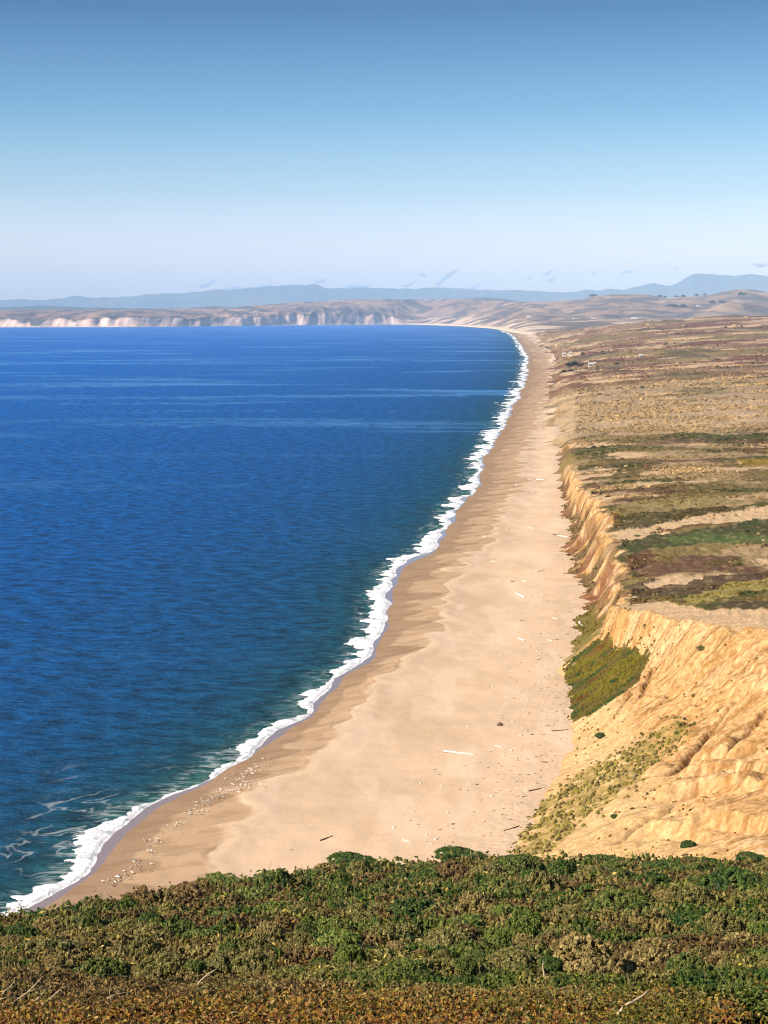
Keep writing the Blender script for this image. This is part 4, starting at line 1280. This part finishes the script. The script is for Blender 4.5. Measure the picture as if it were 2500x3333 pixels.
ms = (ts_ > 0.03) & (ts_ < 0.95) & (fbm(ys_ / 4, xs_ / 16, 456, 3) > 0.20); xs_ = xs_[ms]; ys_ = ys_[ms]
rs_ = rng.uniform(0.10, 0.30, len(xs_))
cl0 = np.concatenate([cl0, np.array([0.19, 0.115, 0.045]) * rng.uniform(0.5, 1.3, (len(xs_), 1)), cg, cf_[mk] * rng.uniform(0.7, 1.25, (len(xf), 1))])
xv = np.concatenate([xv, xs_, xg, xf]); yv = np.concatenate([yv, ys_, yg, yf]); r = np.concatenate([r, rs_, rg, rf]); zc = np.concatenate([zc, land_z(xs_, ys_) - 0.05, land_z(xg, yg), land_z(xf, yf)])
V, Fc, cl = dome_scatter(xv, yv, zc, r, r * 1.1, cl0, rng)
link('slope_tufts', make_mesh('slope_tufts', V, Fc, cl), M_scrub, kind='stuff',
     label='olive and brown tufts dotting the lower slopes of the sandy bluff', category='scrub')

# dune scrub on the plateau
n = 85000
qv = rng.uniform(0, 1, n)
yv = 1.0 / (1 / 345.0 + qv * (1 / 5200.0 - 1 / 345.0))
xb_ = base_x(yv); xr_ = tab(T_rx, yv)
xv = xr_ + 1 + rng.uniform(0, 1, n) * (0.27 * yv + 10 - xr_)
cden = fbm(xv / 24 * 500 / (yv + 300), yint(yv, [300, 5000], [16, 100]), 461, 4)
in_s = np.zeros(n, bool)
for p, k_ in SAND_P[:4]:
    in_s |= pip(xv, yv, p)
mk = (cden > 0.06 - 0.12 * ss(850, 1000, yv) * (1 - ss(1500, 2200, yv))) & (rng.uniform(size=n) < 1 - 0.85 * ss(1500, 4500, yv)) & (~in_s | (rng.uniform(size=n) < 0.03)); xv = xv[mk]; yv = yv[mk]; n = len(xv)
zc = land_z(xv, yv) + 0.45
lcx = land_cols(xv, yv)
r = rng.uniform(0.0006, 0.0015, n) * yv ** 0.97 * np.where(rng.uniform(size=n) < 0.06, 1.8, 1.0)
hgt = r * rng.uniform(0.4, 0.75, n)
tcol = lcx * rng.uniform(0.38, 0.95, (n, 1)) * np.array([0.95, 0.92, 0.82])
pz_ = (rng.uniform(size=n) < 0.025); tcol[pz_] = np.array([0.33, 0.26, 0.14]) * rng.uniform(.7, 1.2, (pz_.sum(), 1))
V, Fc, cl = dome_scatter(xv, yv, zc, r, hgt, tcol, rng)
link('dune_scrub', make_mesh('dune_scrub', V, Fc, cl), M_scrub, kind='stuff',
     label='low brown and olive scrub spread over the dunes behind the bluff', category='scrub')

# ------------------------------------------------------------------ driftwood
def log_mesh(length, rad, seed, bent=0.03, stub=False):
    rnd = random.Random(seed); n = 9
    pts = []; rr = []
    for i in range(n):
        t = i / (n - 1)
        pts.append(Vector(((t - .5) * length, length * bent * math.sin(t * 2.6 + seed), rad * 0.75 + length * 0.004 * rnd.uniform(-1, 1))))
        rr.append(rad * (1.15 - 0.45 * t) * rnd.uniform(.92, 1.08))
    parts = [tube(pts, rr, 9, lump=0.08, seed=seed)]
    if stub:
        q0 = pts[6]
        parts.append(tube([q0, q0 + Vector((0.2, 0.25, 0.3)) * rad * 3], [rad * .5, rad * .25], 6, seed=seed + 1))
        q0 = pts[0]
        for k in range(4):
            an = k * 1.6 + seed
            parts.append(tube([q0, q0 + Vector((-0.8, math.cos(an) * .9, abs(math.sin(an)) * 1.0)) * rad * 1.9], [rad * .5, rad * .18], 6, seed=seed + k))
    V, Fc = join(parts)
    return make_mesh('driftwood_log', [tuple(p) for p in V], Fc, smooth=True)


def ground(px, py, z=2.6):
    p = hit(px, py)
    return p


def put_log(pa, pb, rad_px, mat, lab, group, stub=False, seed=1):
    a = ground(*pa); b = ground(*pb)
    L_ = (b - a).length; mid = (a + b) / 2
    me = log_mesh(max(L_, 0.4), rad_px * mid.y / F, seed, stub=stub); me.materials.append(mat)
    o = link('driftwood_log', me, None, label=lab, category='driftwood', group=group)
    o.location = mid
    d = b - a
    o.rotation_euler = (0, 0, math.atan2(d.y, d.x))


GW = 'driftwood on the beach'
put_log((1446, 2450), (1552, 2456), 3.6, M_wood, 'long straight white driftwood log lying alone on the middle beach', GW, True, 3)
put_log((1041, 2737), (1083, 2721), 2.2, M_wood2, 'thin dark driftwood stick near the bottom of the beach above the crest', GW, False, 4)
put_log((1684, 1936), (1706, 1946), 3.4, M_wood, 'short thick white log mid beach beside the far point of the bluff', GW, True, 5)
put_log((1748, 1561), (1770, 1564), 2.0, M_wood, 'white log far up the beach level with the first orange cliff', GW, False, 6)
put_log((1814, 1746), (1851, 1749), 2.4, M_wood, 'long white log at the foot of the orange cliffs', GW, False, 7)
put_log((1800, 1741), (1830, 1744), 1.6, M_wood2, 'dark log lying against the long white one at the cliff foot', GW, False, 8)
put_log((1722, 1868), (1745, 1866), 1.8, M_wood, 'bent white branch on the sand left of the dark cliff fingers', GW, True, 9)
put_log((1748, 1861), (1772, 1857), 1.8, M_wood, 'white stick continuing the bent white branch', GW, False, 10)
put_log((1600, 1828), (1619, 1829), 1.8, M_wood, 'small white log in the middle of the sand, level with the bare inland sand strip', GW, False, 11)
put_log((1702, 1892), (1716, 1895), 1.9, M_wood, 'small white log to the right of a dark one on the upper beach', GW, False, 12)
put_log((1664, 1893), (1674, 1893), 1.6, M_wood2, 'short dark log left of a small white one', GW, False, 13)
put_log((1688, 2080), (1708, 2086), 2.8, M_wood, 'white chunk of log on the beach level with the rim of the green slope', GW, False, 14)
put_log((1797, 2013), (1817, 2015), 2.0, M_wood, 'white log below the first point of the bluff', GW, False, 15)
put_log((1886, 2030), (1897, 2036), 3.2, M_wood, 'stubby white log close under the point of the bluff', GW, False, 16)
put_log((1784, 2084), (1797, 2087), 1.8, M_wood, 'small white log left of the olive foot of the point', GW, False, 17)
put_log((1611, 2428), (1634, 2432), 2.0, M_wood, 'slim white log above right of the long straight one', GW, False, 18)
put_log((1310, 2736), (1334, 2742), 2.4, M_wood, 'pale log at the bottom of the beach just above the crest', GW, False, 19)
put_log((1722, 1719), (1736, 1721), 1.7, M_wood, 'small white log on the far sand left of the cliff fingers', GW, False, 20)
put_log((1572, 1746), (1585, 1747), 1.6, M_wood, 'small white log nearest the surf, far up the beach', GW, False, 21)
put_log((1640, 2705), (1690, 2688), 1.8, M_wood2, 'dark stick lying at the foot of the stippled slope', GW, False, 22)
put_log((1720, 2575), (1762, 2566), 1.7, M_wood2, 'dark stick at the foot of the pale sand apron', GW, False, 23)
put_log((1795, 2380), (1850, 2376), 1.5, M_wood2, 'thin dark stick at the beach edge below the green patch', GW, False, 24)

# dark lump like a stump
def lump_mesh(name, seed, flat=0.6):
    rnd = np.random.default_rng(seed)
    nu, nv = 12, 7
    a = np.linspace(0, 2 * math.pi, nu, endpoint=False); e = np.linspace(-math.pi / 2 * 0.6, math.pi / 2 * 0.98, nv)
    A, E_ = np.meshgrid(a, e)
    rr = 1 + 0.35 * perlin(np.cos(A) * 1.7 + seed, np.sin(A) * 1.7 + E_ * 1.5, seed) + 0.12 * rnd.uniform(-1, 1, A.shape)
    V = np.stack([np.cos(A) * np.cos(E_) * rr, np.sin(A) * np.cos(E_) * rr * 0.8, np.sin(E_) * rr * flat], -1).reshape(-1, 3)
    Fc = []
    for i in range(nv - 1):
        for j in range(nu):
            Fc.append([i * nu + j, i * nu + (j + 1) % nu, (i + 1) * nu + (j + 1) % nu, (i + 1) * nu + j])
    Fc.append([(nv - 1) * nu + j for j in range(nu)])
    return make_mesh(name, V, Fc, smooth=True)


def put_lump(px, py, wpx, me, name, lab, cat, group, tall=1.0, z=None):
    p = ground(px, py)
    r = wpx * 0.5 * p.y / F
    o = link(name, me, None, label=lab, category=cat, group=group)
    o.location = (p.x, p.y, p.z + 0.1 * r); o.scale = (r, r * rs.uniform(0.8, 1.4), r * tall)
    o.rotation_euler = (0, 0, rs.uniform(-0.5, 0.5))
    return o


stump = lump_mesh('stump', 3, 0.8); stump.materials.append(M_wood2)
put_lump(1627, 2361, 20, stump, 'driftwood_stump', 'dark brown stump alone on the upper middle of the beach', 'driftwood', None)
pale = [lump_mesh('pale_driftwood', 10 + i, 0.7) for i in range(3)]
for m_ in pale:
    m_.materials.append(M_wood)
PALE = [(1681, 1580, 8), (1736, 1604, 9), (1652, 1720, 8), (1744, 1943, 7), (1765, 1938, 7), (1605, 2234, 9), (1668, 2349, 9), (1695, 2394, 10), (1665, 2443, 10),
        (1690, 2253, 9), (1523, 2364, 9), (1601, 2592, 12), (1458, 2645, 10), (1418, 2733, 13), (1389, 2718, 10), (1407, 2746, 9), (1282, 2694, 12), (1369, 2551, 9),
        (1436, 2558, 8), (1640, 2460, 8), (1700, 2280, 8), (1705, 2310, 8), (1755, 2215, 8), (1650, 2270, 7), (1728, 2560, 9), (1715, 2572, 8), (1750, 2120, 8), (1720, 2060, 7), (1790, 2070, 7), (1600, 2430, 6)]
for i, (px, py, w_) in enumerate(PALE):
    put_lump(px, py, w_, pale[i % 3], 'driftwood_chunk', 'small pale bleached driftwood chunk scattered on the upper beach', 'driftwood', 'pale driftwood chunks on the sand', 0.9)
kelp = [lump_mesh('debris_clump', 20 + i, 0.35) for i in range(4)]
for m_ in kelp:
    m_.materials.append(M_kelp)
kr = np.random.default_rng(9)
KEL = []
while len(KEL) < 210:
    y = 1.0 / (1 / 232.0 + kr.uniform() * (1 / 470.0 - 1 / 232.0))
    o_ = abs(kr.normal()) * np.interp(y, [230, 260, 320, 400, 470], [13, 7, 6.5, 5, 5]) + 0.6
    x = float(base_x(np.array([y]))[0]) - o_
    KEL.append((x, y))
for i, (x, y) in enumerate(KEL):
    zb = float(beach_z(np.array([x]), np.array([y]))[0])
    o = link('debris_clump', kelp[i % 4], None, label='small dark clump of debris on the sand near the foot of the bluff', category='debris', group='dark debris clumps along the upper beach')
    r = kr.uniform(0.10, 0.22) * (1.7 if kr.uniform() < 0.15 else 1)
    o.location = (x, y, zb); o.scale = (r * kr.uniform(0.9, 1.9), r, r * kr.uniform(0.7, 1.3)); o.rotation_euler = (0, 0, kr.uniform(-0.6, 0.6))

# ------------------------------------------------------------------ seabirds
def bird_mesh(name, seed, back):
    """standing gull: one skin swept from tail to bill, with legs and folded wing tips"""
    secs = [(-0.30, 0.30, 0.012, 0.010), (-0.22, 0.31, 0.045, 0.03), (-0.10, 0.315, 0.085, 0.075), (0.02, 0.325, 0.10, 0.10), (0.12, 0.35, 0.085, 0.09),
            (0.17, 0.40, 0.055, 0.06), (0.19, 0.455, 0.042, 0.045), (0.215, 0.50, 0.048, 0.048), (0.25, 0.515, 0.04, 0.035), (0.285, 0.508, 0.014, 0.012), (0.335, 0.495, 0.005, 0.006)]
    sides = 10; V = []; Cc = []
    for i, (x, z, w_, h_) in enumerate(secs):
        for s in range(sides):
            an = 2 * math.pi * s / sides
            V.append((x, math.sin(an) * w_, z + math.cos(an) * h_))
            top = math.cos(an) > 0.25
            if i >= 9:
                c = (0.55, 0.38, 0.06)
            elif i >= 5:
                c = (0.80, 0.77, 0.72)
            else:
                c = back if top else (0.80, 0.77, 0.72)
            if i == 0:
                c = (0.05, 0.05, 0.05)
            Cc.append(c)
    Fc = []
    for i in range(len(secs) - 1):
        for s in range(sides):
            Fc.append([i * sides + s, i * sides + (s + 1) % sides, (i + 1) * sides + (s + 1) % sides, (i + 1) * sides + s])
    Fc.append(list(range(sides))); Fc.append([(len(secs) - 1) * sides + s for s in range(sides)][::-1])
    for sd in (-1, 1):
        for q_ in ([(0.0, sd * 0.045, 0.26), (-0.01, sd * 0.045, 0.14), (0.0, sd * 0.045, 0.01)], [(-0.02, sd * 0.045, 0.012), (0.05, sd * 0.055, 0.008), (0.07, sd * 0.06, 0.004)]):
            v, f = tube(q_, [0.012, 0.009, 0.009], 5)
            o_ = len(V); V += [tuple(p) for p in v]; Fc += [[i + o_ for i in g] for g in f]; Cc += [(0.5, 0.3, 0.12)] * len(v)
        v, f = tube([(0.08, sd * 0.085, 0.36), (-0.10, sd * 0.095, 0.345), (-0.30, sd * 0.03, 0.325), (-0.37, sd * 0.012, 0.33)], [0.03, 0.045, 0.02, 0.006], 6)
        o_ = len(V); V += [tuple(p) for p in v]; Fc += [[i + o_ for i in g] for g in f]; Cc += [back] * len(v)
    me = make_mesh(name, V, Fc, Cc, smooth=True); me.materials.append(M_bird)
    return me


birds = [bird_mesh('seabird', 1, (0.42, 0.40, 0.38)), bird_mesh('seabird', 2, (0.70, 0.66, 0.60))]
bdark = bird_mesh('seabird', 3, (0.13, 0.10, 0.08))
BCL = [  # cluster centre px, spread px, count, label
    (838, 2492, 24, 8, 22, 'white seabird at the top right end of the flock nearest the foam tip'),
    (800, 2515, 26, 8, 18, 'white seabird in the upper band of the flock'),
    (770, 2572, 40, 11, 44, 'white seabird in the dense middle of the flock on damp sand'),
    (690, 2605, 26, 10, 26, 'white seabird in the left part of the dense flock'),
    (640, 2640, 26, 8, 18, 'white seabird in the loose string below the dense flock'),
    (585, 2675, 20, 7, 9, 'white seabird in the small knot halfway down the damp sand'),
    (520, 2712, 10, 6, 5, 'white seabird by itself above the dark lower group'),
    (485, 2752, 16, 12, 12, 'white seabird among the dark lower group'),
    (448, 2795, 14, 10, 9, 'white seabird below the dark lower group'),
    (385, 2848, 26, 8, 20, 'white seabird in the lowest group near the crest'),
    (358, 2868, 10, 7, 6, 'white seabird at the bottom left end of the flock')]
br = np.random.default_rng(21)
for cx, cy, sx_, sy_, cnt, lab in BCL:
    for i in range(cnt):
        dx = br.normal() * sx_ * 1.15; dy = br.normal() * sy_ * 1.7 - 0.28 * dx + 4
        x, y = W(cx + dx, cy + dy, 0.9); x = float(x); y = float(y)
        zb = float(beach_z(np.array([x]), np.array([y]))[0])
        if zb < 0.12:
            continue
        lower = cy > 2690
        dk = br.uniform() < (0.55 if lower else 0.10)
        o = link('seabird', bdark if dk else birds[int(br.integers(2))], None,
                 label=lab.replace('white seabird', 'dark backed seabird') if dk else lab, category='bird', group='seabirds resting on the damp sand')
        s = br.uniform(0.65, 0.95)
        o.location = (x, y, zb); o.scale = (s, s, s); o.rotation_euler = (0, 0, br.normal() * 0.8 + math.radians(215))

# ------------------------------------------------------------------ far ranch houses and trees
def box(x0, x1, y0, y1, z0, z1):
    V = [(x0, y0, z0), (x1, y0, z0), (x1, y1, z0), (x0, y1, z0), (x0, y0, z1), (x1, y0, z1), (x1, y1, z1), (x0, y1, z1)]
    return V, [[3, 2, 1, 0], [4, 5, 6, 7], [0, 1, 5, 4], [1, 2, 6, 5], [2, 3, 7, 6], [3, 0, 4, 7]]


def house(p, w_, dep, h, lab, group=None):
    r = empty('ranch_house', p, label=lab, category='house', group=group)
    V, Fc = box(-w_ / 2, w_ / 2, -dep / 2, dep / 2, -2, h)
    i0 = len(V); V += [(-w_ / 2, 0, h + dep * .33), (w_ / 2, 0, h + dep * .33)]
    Fc += [[i0, 7, 4], [i0 + 1, 5, 6]]
    link('wall', make_mesh('wall', V, Fc), M_wall, r)
    e = 0.5; t = 0.25
    V = []; Fc = []
    for sd in (-1, 1):
        o = len(V)
        for zt_ in (0.05, 0.05 + t):
            V += [(-w_ / 2 - e, sd * (dep / 2 + e), h - 0.33 * e + zt_), (w_ / 2 + e, sd * (dep / 2 + e), h - 0.33 * e + zt_), (w_ / 2 + e, 0, h + dep * .33 + zt_), (-w_ / 2 - e, 0, h + dep * .33 + zt_)]
        Fc += [[o + q for q in f] for f in ([0, 1, 2, 3], [7, 6, 5, 4], [0, 4, 5, 1], [1, 5, 6, 2], [3, 2, 6, 7], [0, 3, 7, 4])]
    link('roof', make_mesh('roof', V, Fc), M_roof, r)
    V, Fc = box(-0.5, 0.5, -dep / 2 - 0.06, -dep / 2 + 0.02, 0, 2.1)
    link('door', make_mesh('door', V, Fc), M_roof, r)
    for fx in (-0.32, -0.12, 0.15, 0.34):
        V, Fc = box(fx * w_ - .8, fx * w_ + .8, -dep / 2 - 0.05, -dep / 2 + 0.03, 1.0, 2.4)
        link('window', make_mesh('window', V, Fc), M_glass, r)
    return r


for px, py, wpx, lab in [(1836, 1157, 12, 'white house farthest left, beyond the dark trees near the beach'), (1857, 1154, 9, 'smaller white house right of the leftmost one, beyond the dark trees'),
                         (1921, 1193, 12, 'white house right of the dark trees'), (1934, 1191, 7, 'small white shed at the right side of the house by the dark trees'),
                         (2085, 1164, 9, 'pale hut alone on the brown plateau to the right')]:
    p = hit(px, py, 800, 6000)
    w_ = wpx * p.y / F
    house(p, w_, max(w_ * 0.6, 5), max(3.2, w_ * 0.32), lab, 'ranch houses on the far plateau')
for px, t_, w_, lab in [(2060, 0.42, 34, 'long white farm building far off at the foot of the hills'), (1925, 0.40, 24, 'white farm shed far off left of the long farm building'), (2262, 0.62, 20, 'white house high on the far right hill'),
                        (1715, 0.45, 26, 'pale farm building on the far flats beyond the end of the beach'), (1862, 0.42, 16, 'small white building on the far flats')]:
    p = head_pt(px, t_)
    house(p, w_, w_ * 0.5, 5, lab, 'farm buildings on the far flats')


def tree(p, wdt, hgt, lab, group, seed, lean=0.0):
    rng = np.random.default_rng(seed)
    r = empty('cypress_tree', p, label=lab, category='tree', group=group)
    V, Fc = join([tube([(0, 0, -1), (0.1 * hgt * lean, 0, hgt * .35), (0.35 * hgt * lean, 0, hgt * .7)], [hgt * .05, hgt * .04, hgt * .015], 7, seed=seed, lump=.1),
                  tube([(0.05 * hgt * lean, 0, hgt * .25), (wdt * .22, 0.1 * wdt, hgt * .5)], [hgt * .025, hgt * .01], 5),
                  tube([(0.05 * hgt * lean, 0, hgt * .25), (-wdt * .2, -0.1 * wdt, hgt * .5)], [hgt * .025, hgt * .01], 5)])
    link('trunk', make_mesh('trunk', [tuple(v) for v in V], Fc, smooth=True), M_bark, r)
    n = 2600; lump = 26
    c = np.stack([rng.uniform(-.5, .5, lump) * wdt * .8, rng.uniform(-.5, .5, lump) * wdt * .6, rng.uniform(.3, .85, lump) * hgt], -1)
    c[:, 0] += c[:, 2] * lean * .3
    c[:, 2] *= 1 - 0.45 * np.abs(c[:, 0]) / (wdt * .5)
    lr = rng.uniform(.10, .19, lump) * min(wdt, hgt * 1.6)
    i = rng.integers(0, lump, n); d = rng.normal(size=(n, 3)); d /= np.linalg.norm(d, axis=1, keepdims=True)
    P = c[i] + d * lr[i][:, None] * rng.uniform(.6, 1.05, (n, 1)); P[:, 2] = np.maximum(P[:, 2], 0.1 * hgt)
    v, f = quads(P, d + .5 * rng.normal(size=(n, 3)), np.full(n, .055 * max(wdt, hgt)) * rng.uniform(.6, 1.4, n), 1.5, rng, .1)
    cl = np.array([0.020, 0.034, 0.018]) * rng.uniform(.6, 1.5, (n, 1))
    link('crown', make_mesh('crown', v, f, np.repeat(cl, 4, 0)), M_leaf, r)


TG = 'dark cypress trees near the far beach'
for k_, (px, py, wpx, hpx, lab) in enumerate([(1852, 1191, 24, 10, 'dark cypress at the left end of the upper tree clump by the far beach'), (1870, 1190, 26, 13, 'tallest dark cypress in the upper tree clump by the far beach'),
                                              (1890, 1193, 20, 7, 'low dark cypress at the right end of the upper tree clump'), (1835, 1213, 24, 8, 'dark cypress at the left of the lower clump at the plateau edge'),
                                              (1856, 1210, 22, 7, 'dark cypress at the right of the lower clump at the plateau edge'), (2008, 1187, 19, 7, 'single low dark tree out on the brown plateau')]):
    p = hit(px, py, 800, 6000); k = p.y / F
    tree(p, wpx * k, hpx * k * 1.1, lab, TG, 700 + k_, lean=0.35)
for k_, (px, t_, w_, h_, lab) in enumerate([(1920, 1.0, 55, 26, 'dark tree clump on the skyline left of the rounded hill'), (1936, 1.0, 26, 18, 'small skyline tree just left of the rounded hill'), (2140, 1.0, 50, 24, 'dark tree on the skyline in the saddle right of the rounded hill'),
                                            (2158, 1.0, 34, 20, 'dark tree at the bottom of the skyline saddle'), (2195, 1.0, 44, 18, 'low dark tree on the skyline right of the saddle'), (2215, 1.0, 46, 24, 'dark skyline tree midway between the saddle and the right hill'),
                                            (2258, 1.0, 44, 22, 'dark skyline tree left of the right hill'), (2286, 1.0, 30, 18, 'small skyline tree close to the right hill'), (2402, 0.86, 70, 34, 'dark tree clump on the flank of the right hill'),
                                            (2310, 0.72, 60, 26, 'dark tree on the slope below the right hill'), (2340, 0.72, 52, 22, 'second dark tree on the slope below the right hill, to its right'), (2180, 0.62, 90, 24, 'long dark tree belt on the lower slope right of the middle'),
                                            (2215, 0.60, 60, 24, 'dark tree at the right end of the long belt')]):
    p = head_pt(px, t_)
    tree(p, w_, h_, lab, 'far trees on the hills', 800 + k_)

# ------------------------------------------------------------------ air and clouds
haze, nt, bs = new_mat('haze_air')
haze.cycles.volume_sampling = 'DISTANCE'; haze.cycles.homogeneous_volume = True
nt.nodes.remove(bs)
pv = N(nt, 'ShaderNodeVolumePrincipled'); pv.inputs['Color'].default_value = (0.50, 0.72, 1.0, 1); pv.inputs['Density'].default_value = 2.6e-5
pv.inputs['Anisotropy'].default_value = -0.25
L(nt, pv.outputs[0], nt.nodes['Material Output'].inputs['Volume'])
V, Fc = box(-18000, 26000, -120, 46000, -3, 1230)
link('haze', make_mesh('haze', V, Fc), haze, kind='stuff', label='thin blue haze filling the air towards the far hills', category='haze')

cloudm, nt, bs = new_mat('cloud_vapour')
nt.nodes.remove(bs)
pv = N(nt, 'ShaderNodeVolumePrincipled'); pv.inputs['Color'].default_value = (0.58, 0.63, 0.76, 1); pv.inputs['Density'].default_value = 0.009  # grey-blue colour puts the wisps' shade into the vapour
L(nt, pv.outputs[0], nt.nodes['Material Output'].inputs['Volume'])


def cloud(px, py, wpx, hpx, tilt, lab, seed):
    d = 54000.0; k = d / F
    u = (px - 1250) / F; v = (1666.5 - py) / F
    kk = d / (cp + v * sp)
    p = Vector((u * kk, d, CAMZ + (-sp + v * cp) * kk))
    nu, nv = 40, 20
    a = np.linspace(0, 2 * math.pi, nu, endpoint=False); e = np.linspace(-math.pi / 2, math.pi / 2, nv)
    A, E_ = np.meshgrid(a, e)
    dx = np.cos(A) * np.cos(E_); dy = np.sin(A) * np.cos(E_); dz = np.sin(E_)
    rr = 1 + 0.75 * fbm(dx * 1.6 + seed * 3.1 + dy, dz * 1.5 + dy * .7, seed, 4) + 0.5 * fbm(dx * 4 + seed, dz * 3 + dy * 2, seed + 3, 3)
    rr = np.clip(rr, 0.25, 2)
    x = dx * rr * wpx * k * .5; z = dz * rr * hpx * k * .5 + 0.25 * hpx * k * np.sin(dx * 3 + seed); y = dy * rr * wpx * k * .3
    c, s = math.cos(tilt), math.sin(tilt)
    V = np.stack([x * c - z * s, y, x * s + z * c], -1).reshape(-1, 3)
    Fc = []
    for i in range(nv - 1):
        for j in range(nu):
            Fc.append([i * nu + j, i * nu + (j + 1) % nu, (i + 1) * nu + (j + 1) % nu, (i + 1) * nu + j])
    o = link('cloud', make_mesh('cloud', V, Fc, smooth=True), cloudm, label=lab, category='cloud', group='thin cloud wisps over the mountains')
    o.location = p


R = math.radians
for i, a in enumerate([(1450, 906, 92, 15, R(38), 'longest slanting cloud wisp over the middle of the mountains'), (1372, 896, 34, 12, R(10), 'faint small cloud left of the long slanting wisp'),
                       (1535, 935, 66, 11, R(24), 'low slanting wisp touching the ridge right of the longest one'), (1780, 888, 40, 11, R(20), 'small dark wisp, upper of the pair right of the middle'),
                       (1796, 909, 34, 13, R(25), 'small wisp, lower of the pair right of the middle'), (1725, 905, 22, 10, 0.0, 'tiny faint wisp left of the pair'),
                       (1934, 887, 26, 9, R(25), 'small oval wisp alone right of the pair'), (2045, 886, 44, 9, R(12), 'flat faint wisp left of the high peak'),
                       (2200, 874, 22, 7, R(42), 'tiny slanting wisp just above left of the high peak'), (2475, 862, 54, 11, R(2), 'flat wisp at the right edge above the high peak'),
                       (672, 924, 74, 13, R(14), 'cloud wisp floating above the ridge on the left half'), (615, 932, 34, 8, R(6), 'faint wisp at the left end of the cloud on the left half'),
                       (745, 944, 90, 14, R(12), 'low cloud lying along the ridge right of the wisp on the left half'), (850, 936, 80, 13, R(16), 'low cloud on the ridge left of its highest bump'), (1040, 915, 40, 16, R(30), 'small puff rising from the high bump of the ridge'), (1165, 930, 110, 12, R(4), 'long thin cloud on the ridge right of the puff'), (1330, 925, 60, 9, R(20), 'thin wisp on the ridge left of the longest slanting wisp')]):
    cloud(*a, seed=900 + i)

# ------------------------------------------------------------------ light
S = Vector((-0.70, -0.38, 0.60)).normalized()          # towards the sun: behind the viewer, to the left
elev = math.asin(S.z)
sd = bpy.data.lights.new('sun', 'SUN'); sd.energy = 4.8; sd.angle = math.radians(0.5); sd.color = (1.0, 0.90, 0.76)
so = bpy.data.objects.new('sun', sd); COL.objects.link(so)
so.rotation_euler = S.to_track_quat('Z', 'Y').to_euler(); so.location = (-60, -40, 160)
wd = bpy.data.worlds.new('World'); scene.world = wd; wd.use_nodes = True
nt = wd.node_tree; bg = nt.nodes['Background']
sky = N(nt, 'ShaderNodeTexSky'); sky.sky_type = 'NISHITA'; sky.sun_disc = False
sky.sun_elevation = elev; sky.sun_rotation = math.atan2(S.x, S.y); sky.altitude = 80; sky.air_density = 1.0; sky.dust_density = 1.6; sky.ozone_density = 2.5
tc = nt.nodes.new('ShaderNodeTexCoord'); sx_ = nt.nodes.new('ShaderNodeSeparateXYZ'); L(nt, tc.outputs['Generated'], sx_.inputs[0])
rp = nt.nodes.new('ShaderNodeValToRGB'); L(nt, sx_.outputs['Z'], rp.inputs['Fac'])
cr = rp.color_ramp
cr.elements[0].position = 0.0; cr.elements[0].color = (1.0, 0.86, 0.93, 1)
cr.elements[1].position = 1.0; cr.elements[1].color = (0.30, 0.40, 0.55, 1)
for p, c in ((0.035, (0.90, 0.77, 0.86)), (0.075, (0.49, 0.535, 0.585)), (0.12, (0.225, 0.37, 0.455)), (0.18, (0.066, 0.185, 0.280)), (0.26, (0.10, 0.165, 0.23))):
    e_ = cr.elements.new(p); e_.color = (*c, 1)
mx = mixnode(nt, 1.0, sky.outputs[0], rp.outputs['Color'], 'MULTIPLY')
L(nt, mx, bg.inputs['Color']); bg.inputs['Strength'].default_value = 0.15

# ------------------------------------------------------------------ render settings
vs = scene.view_settings
vs.view_transform = 'Standard'; vs.look = 'None'; vs.exposure = 1.05; vs.gamma = 1.0; vs.use_curve_mapping = False
scene.cycles.max_bounces = 5; scene.cycles.diffuse_bounces = 3; scene.cycles.glossy_bounces = 2; scene.cycles.transmission_bounces = 2
scene.cycles.volume_bounces = 1
scene.cycles.use_denoising = True
scene.cycles.pixel_filter_type = 'BLACKMAN_HARRIS'; scene.cycles.filter_width = 1.15
scene.cycles.sample_clamp_direct = 1.2; scene.cycles.sample_clamp_indirect = 1.0
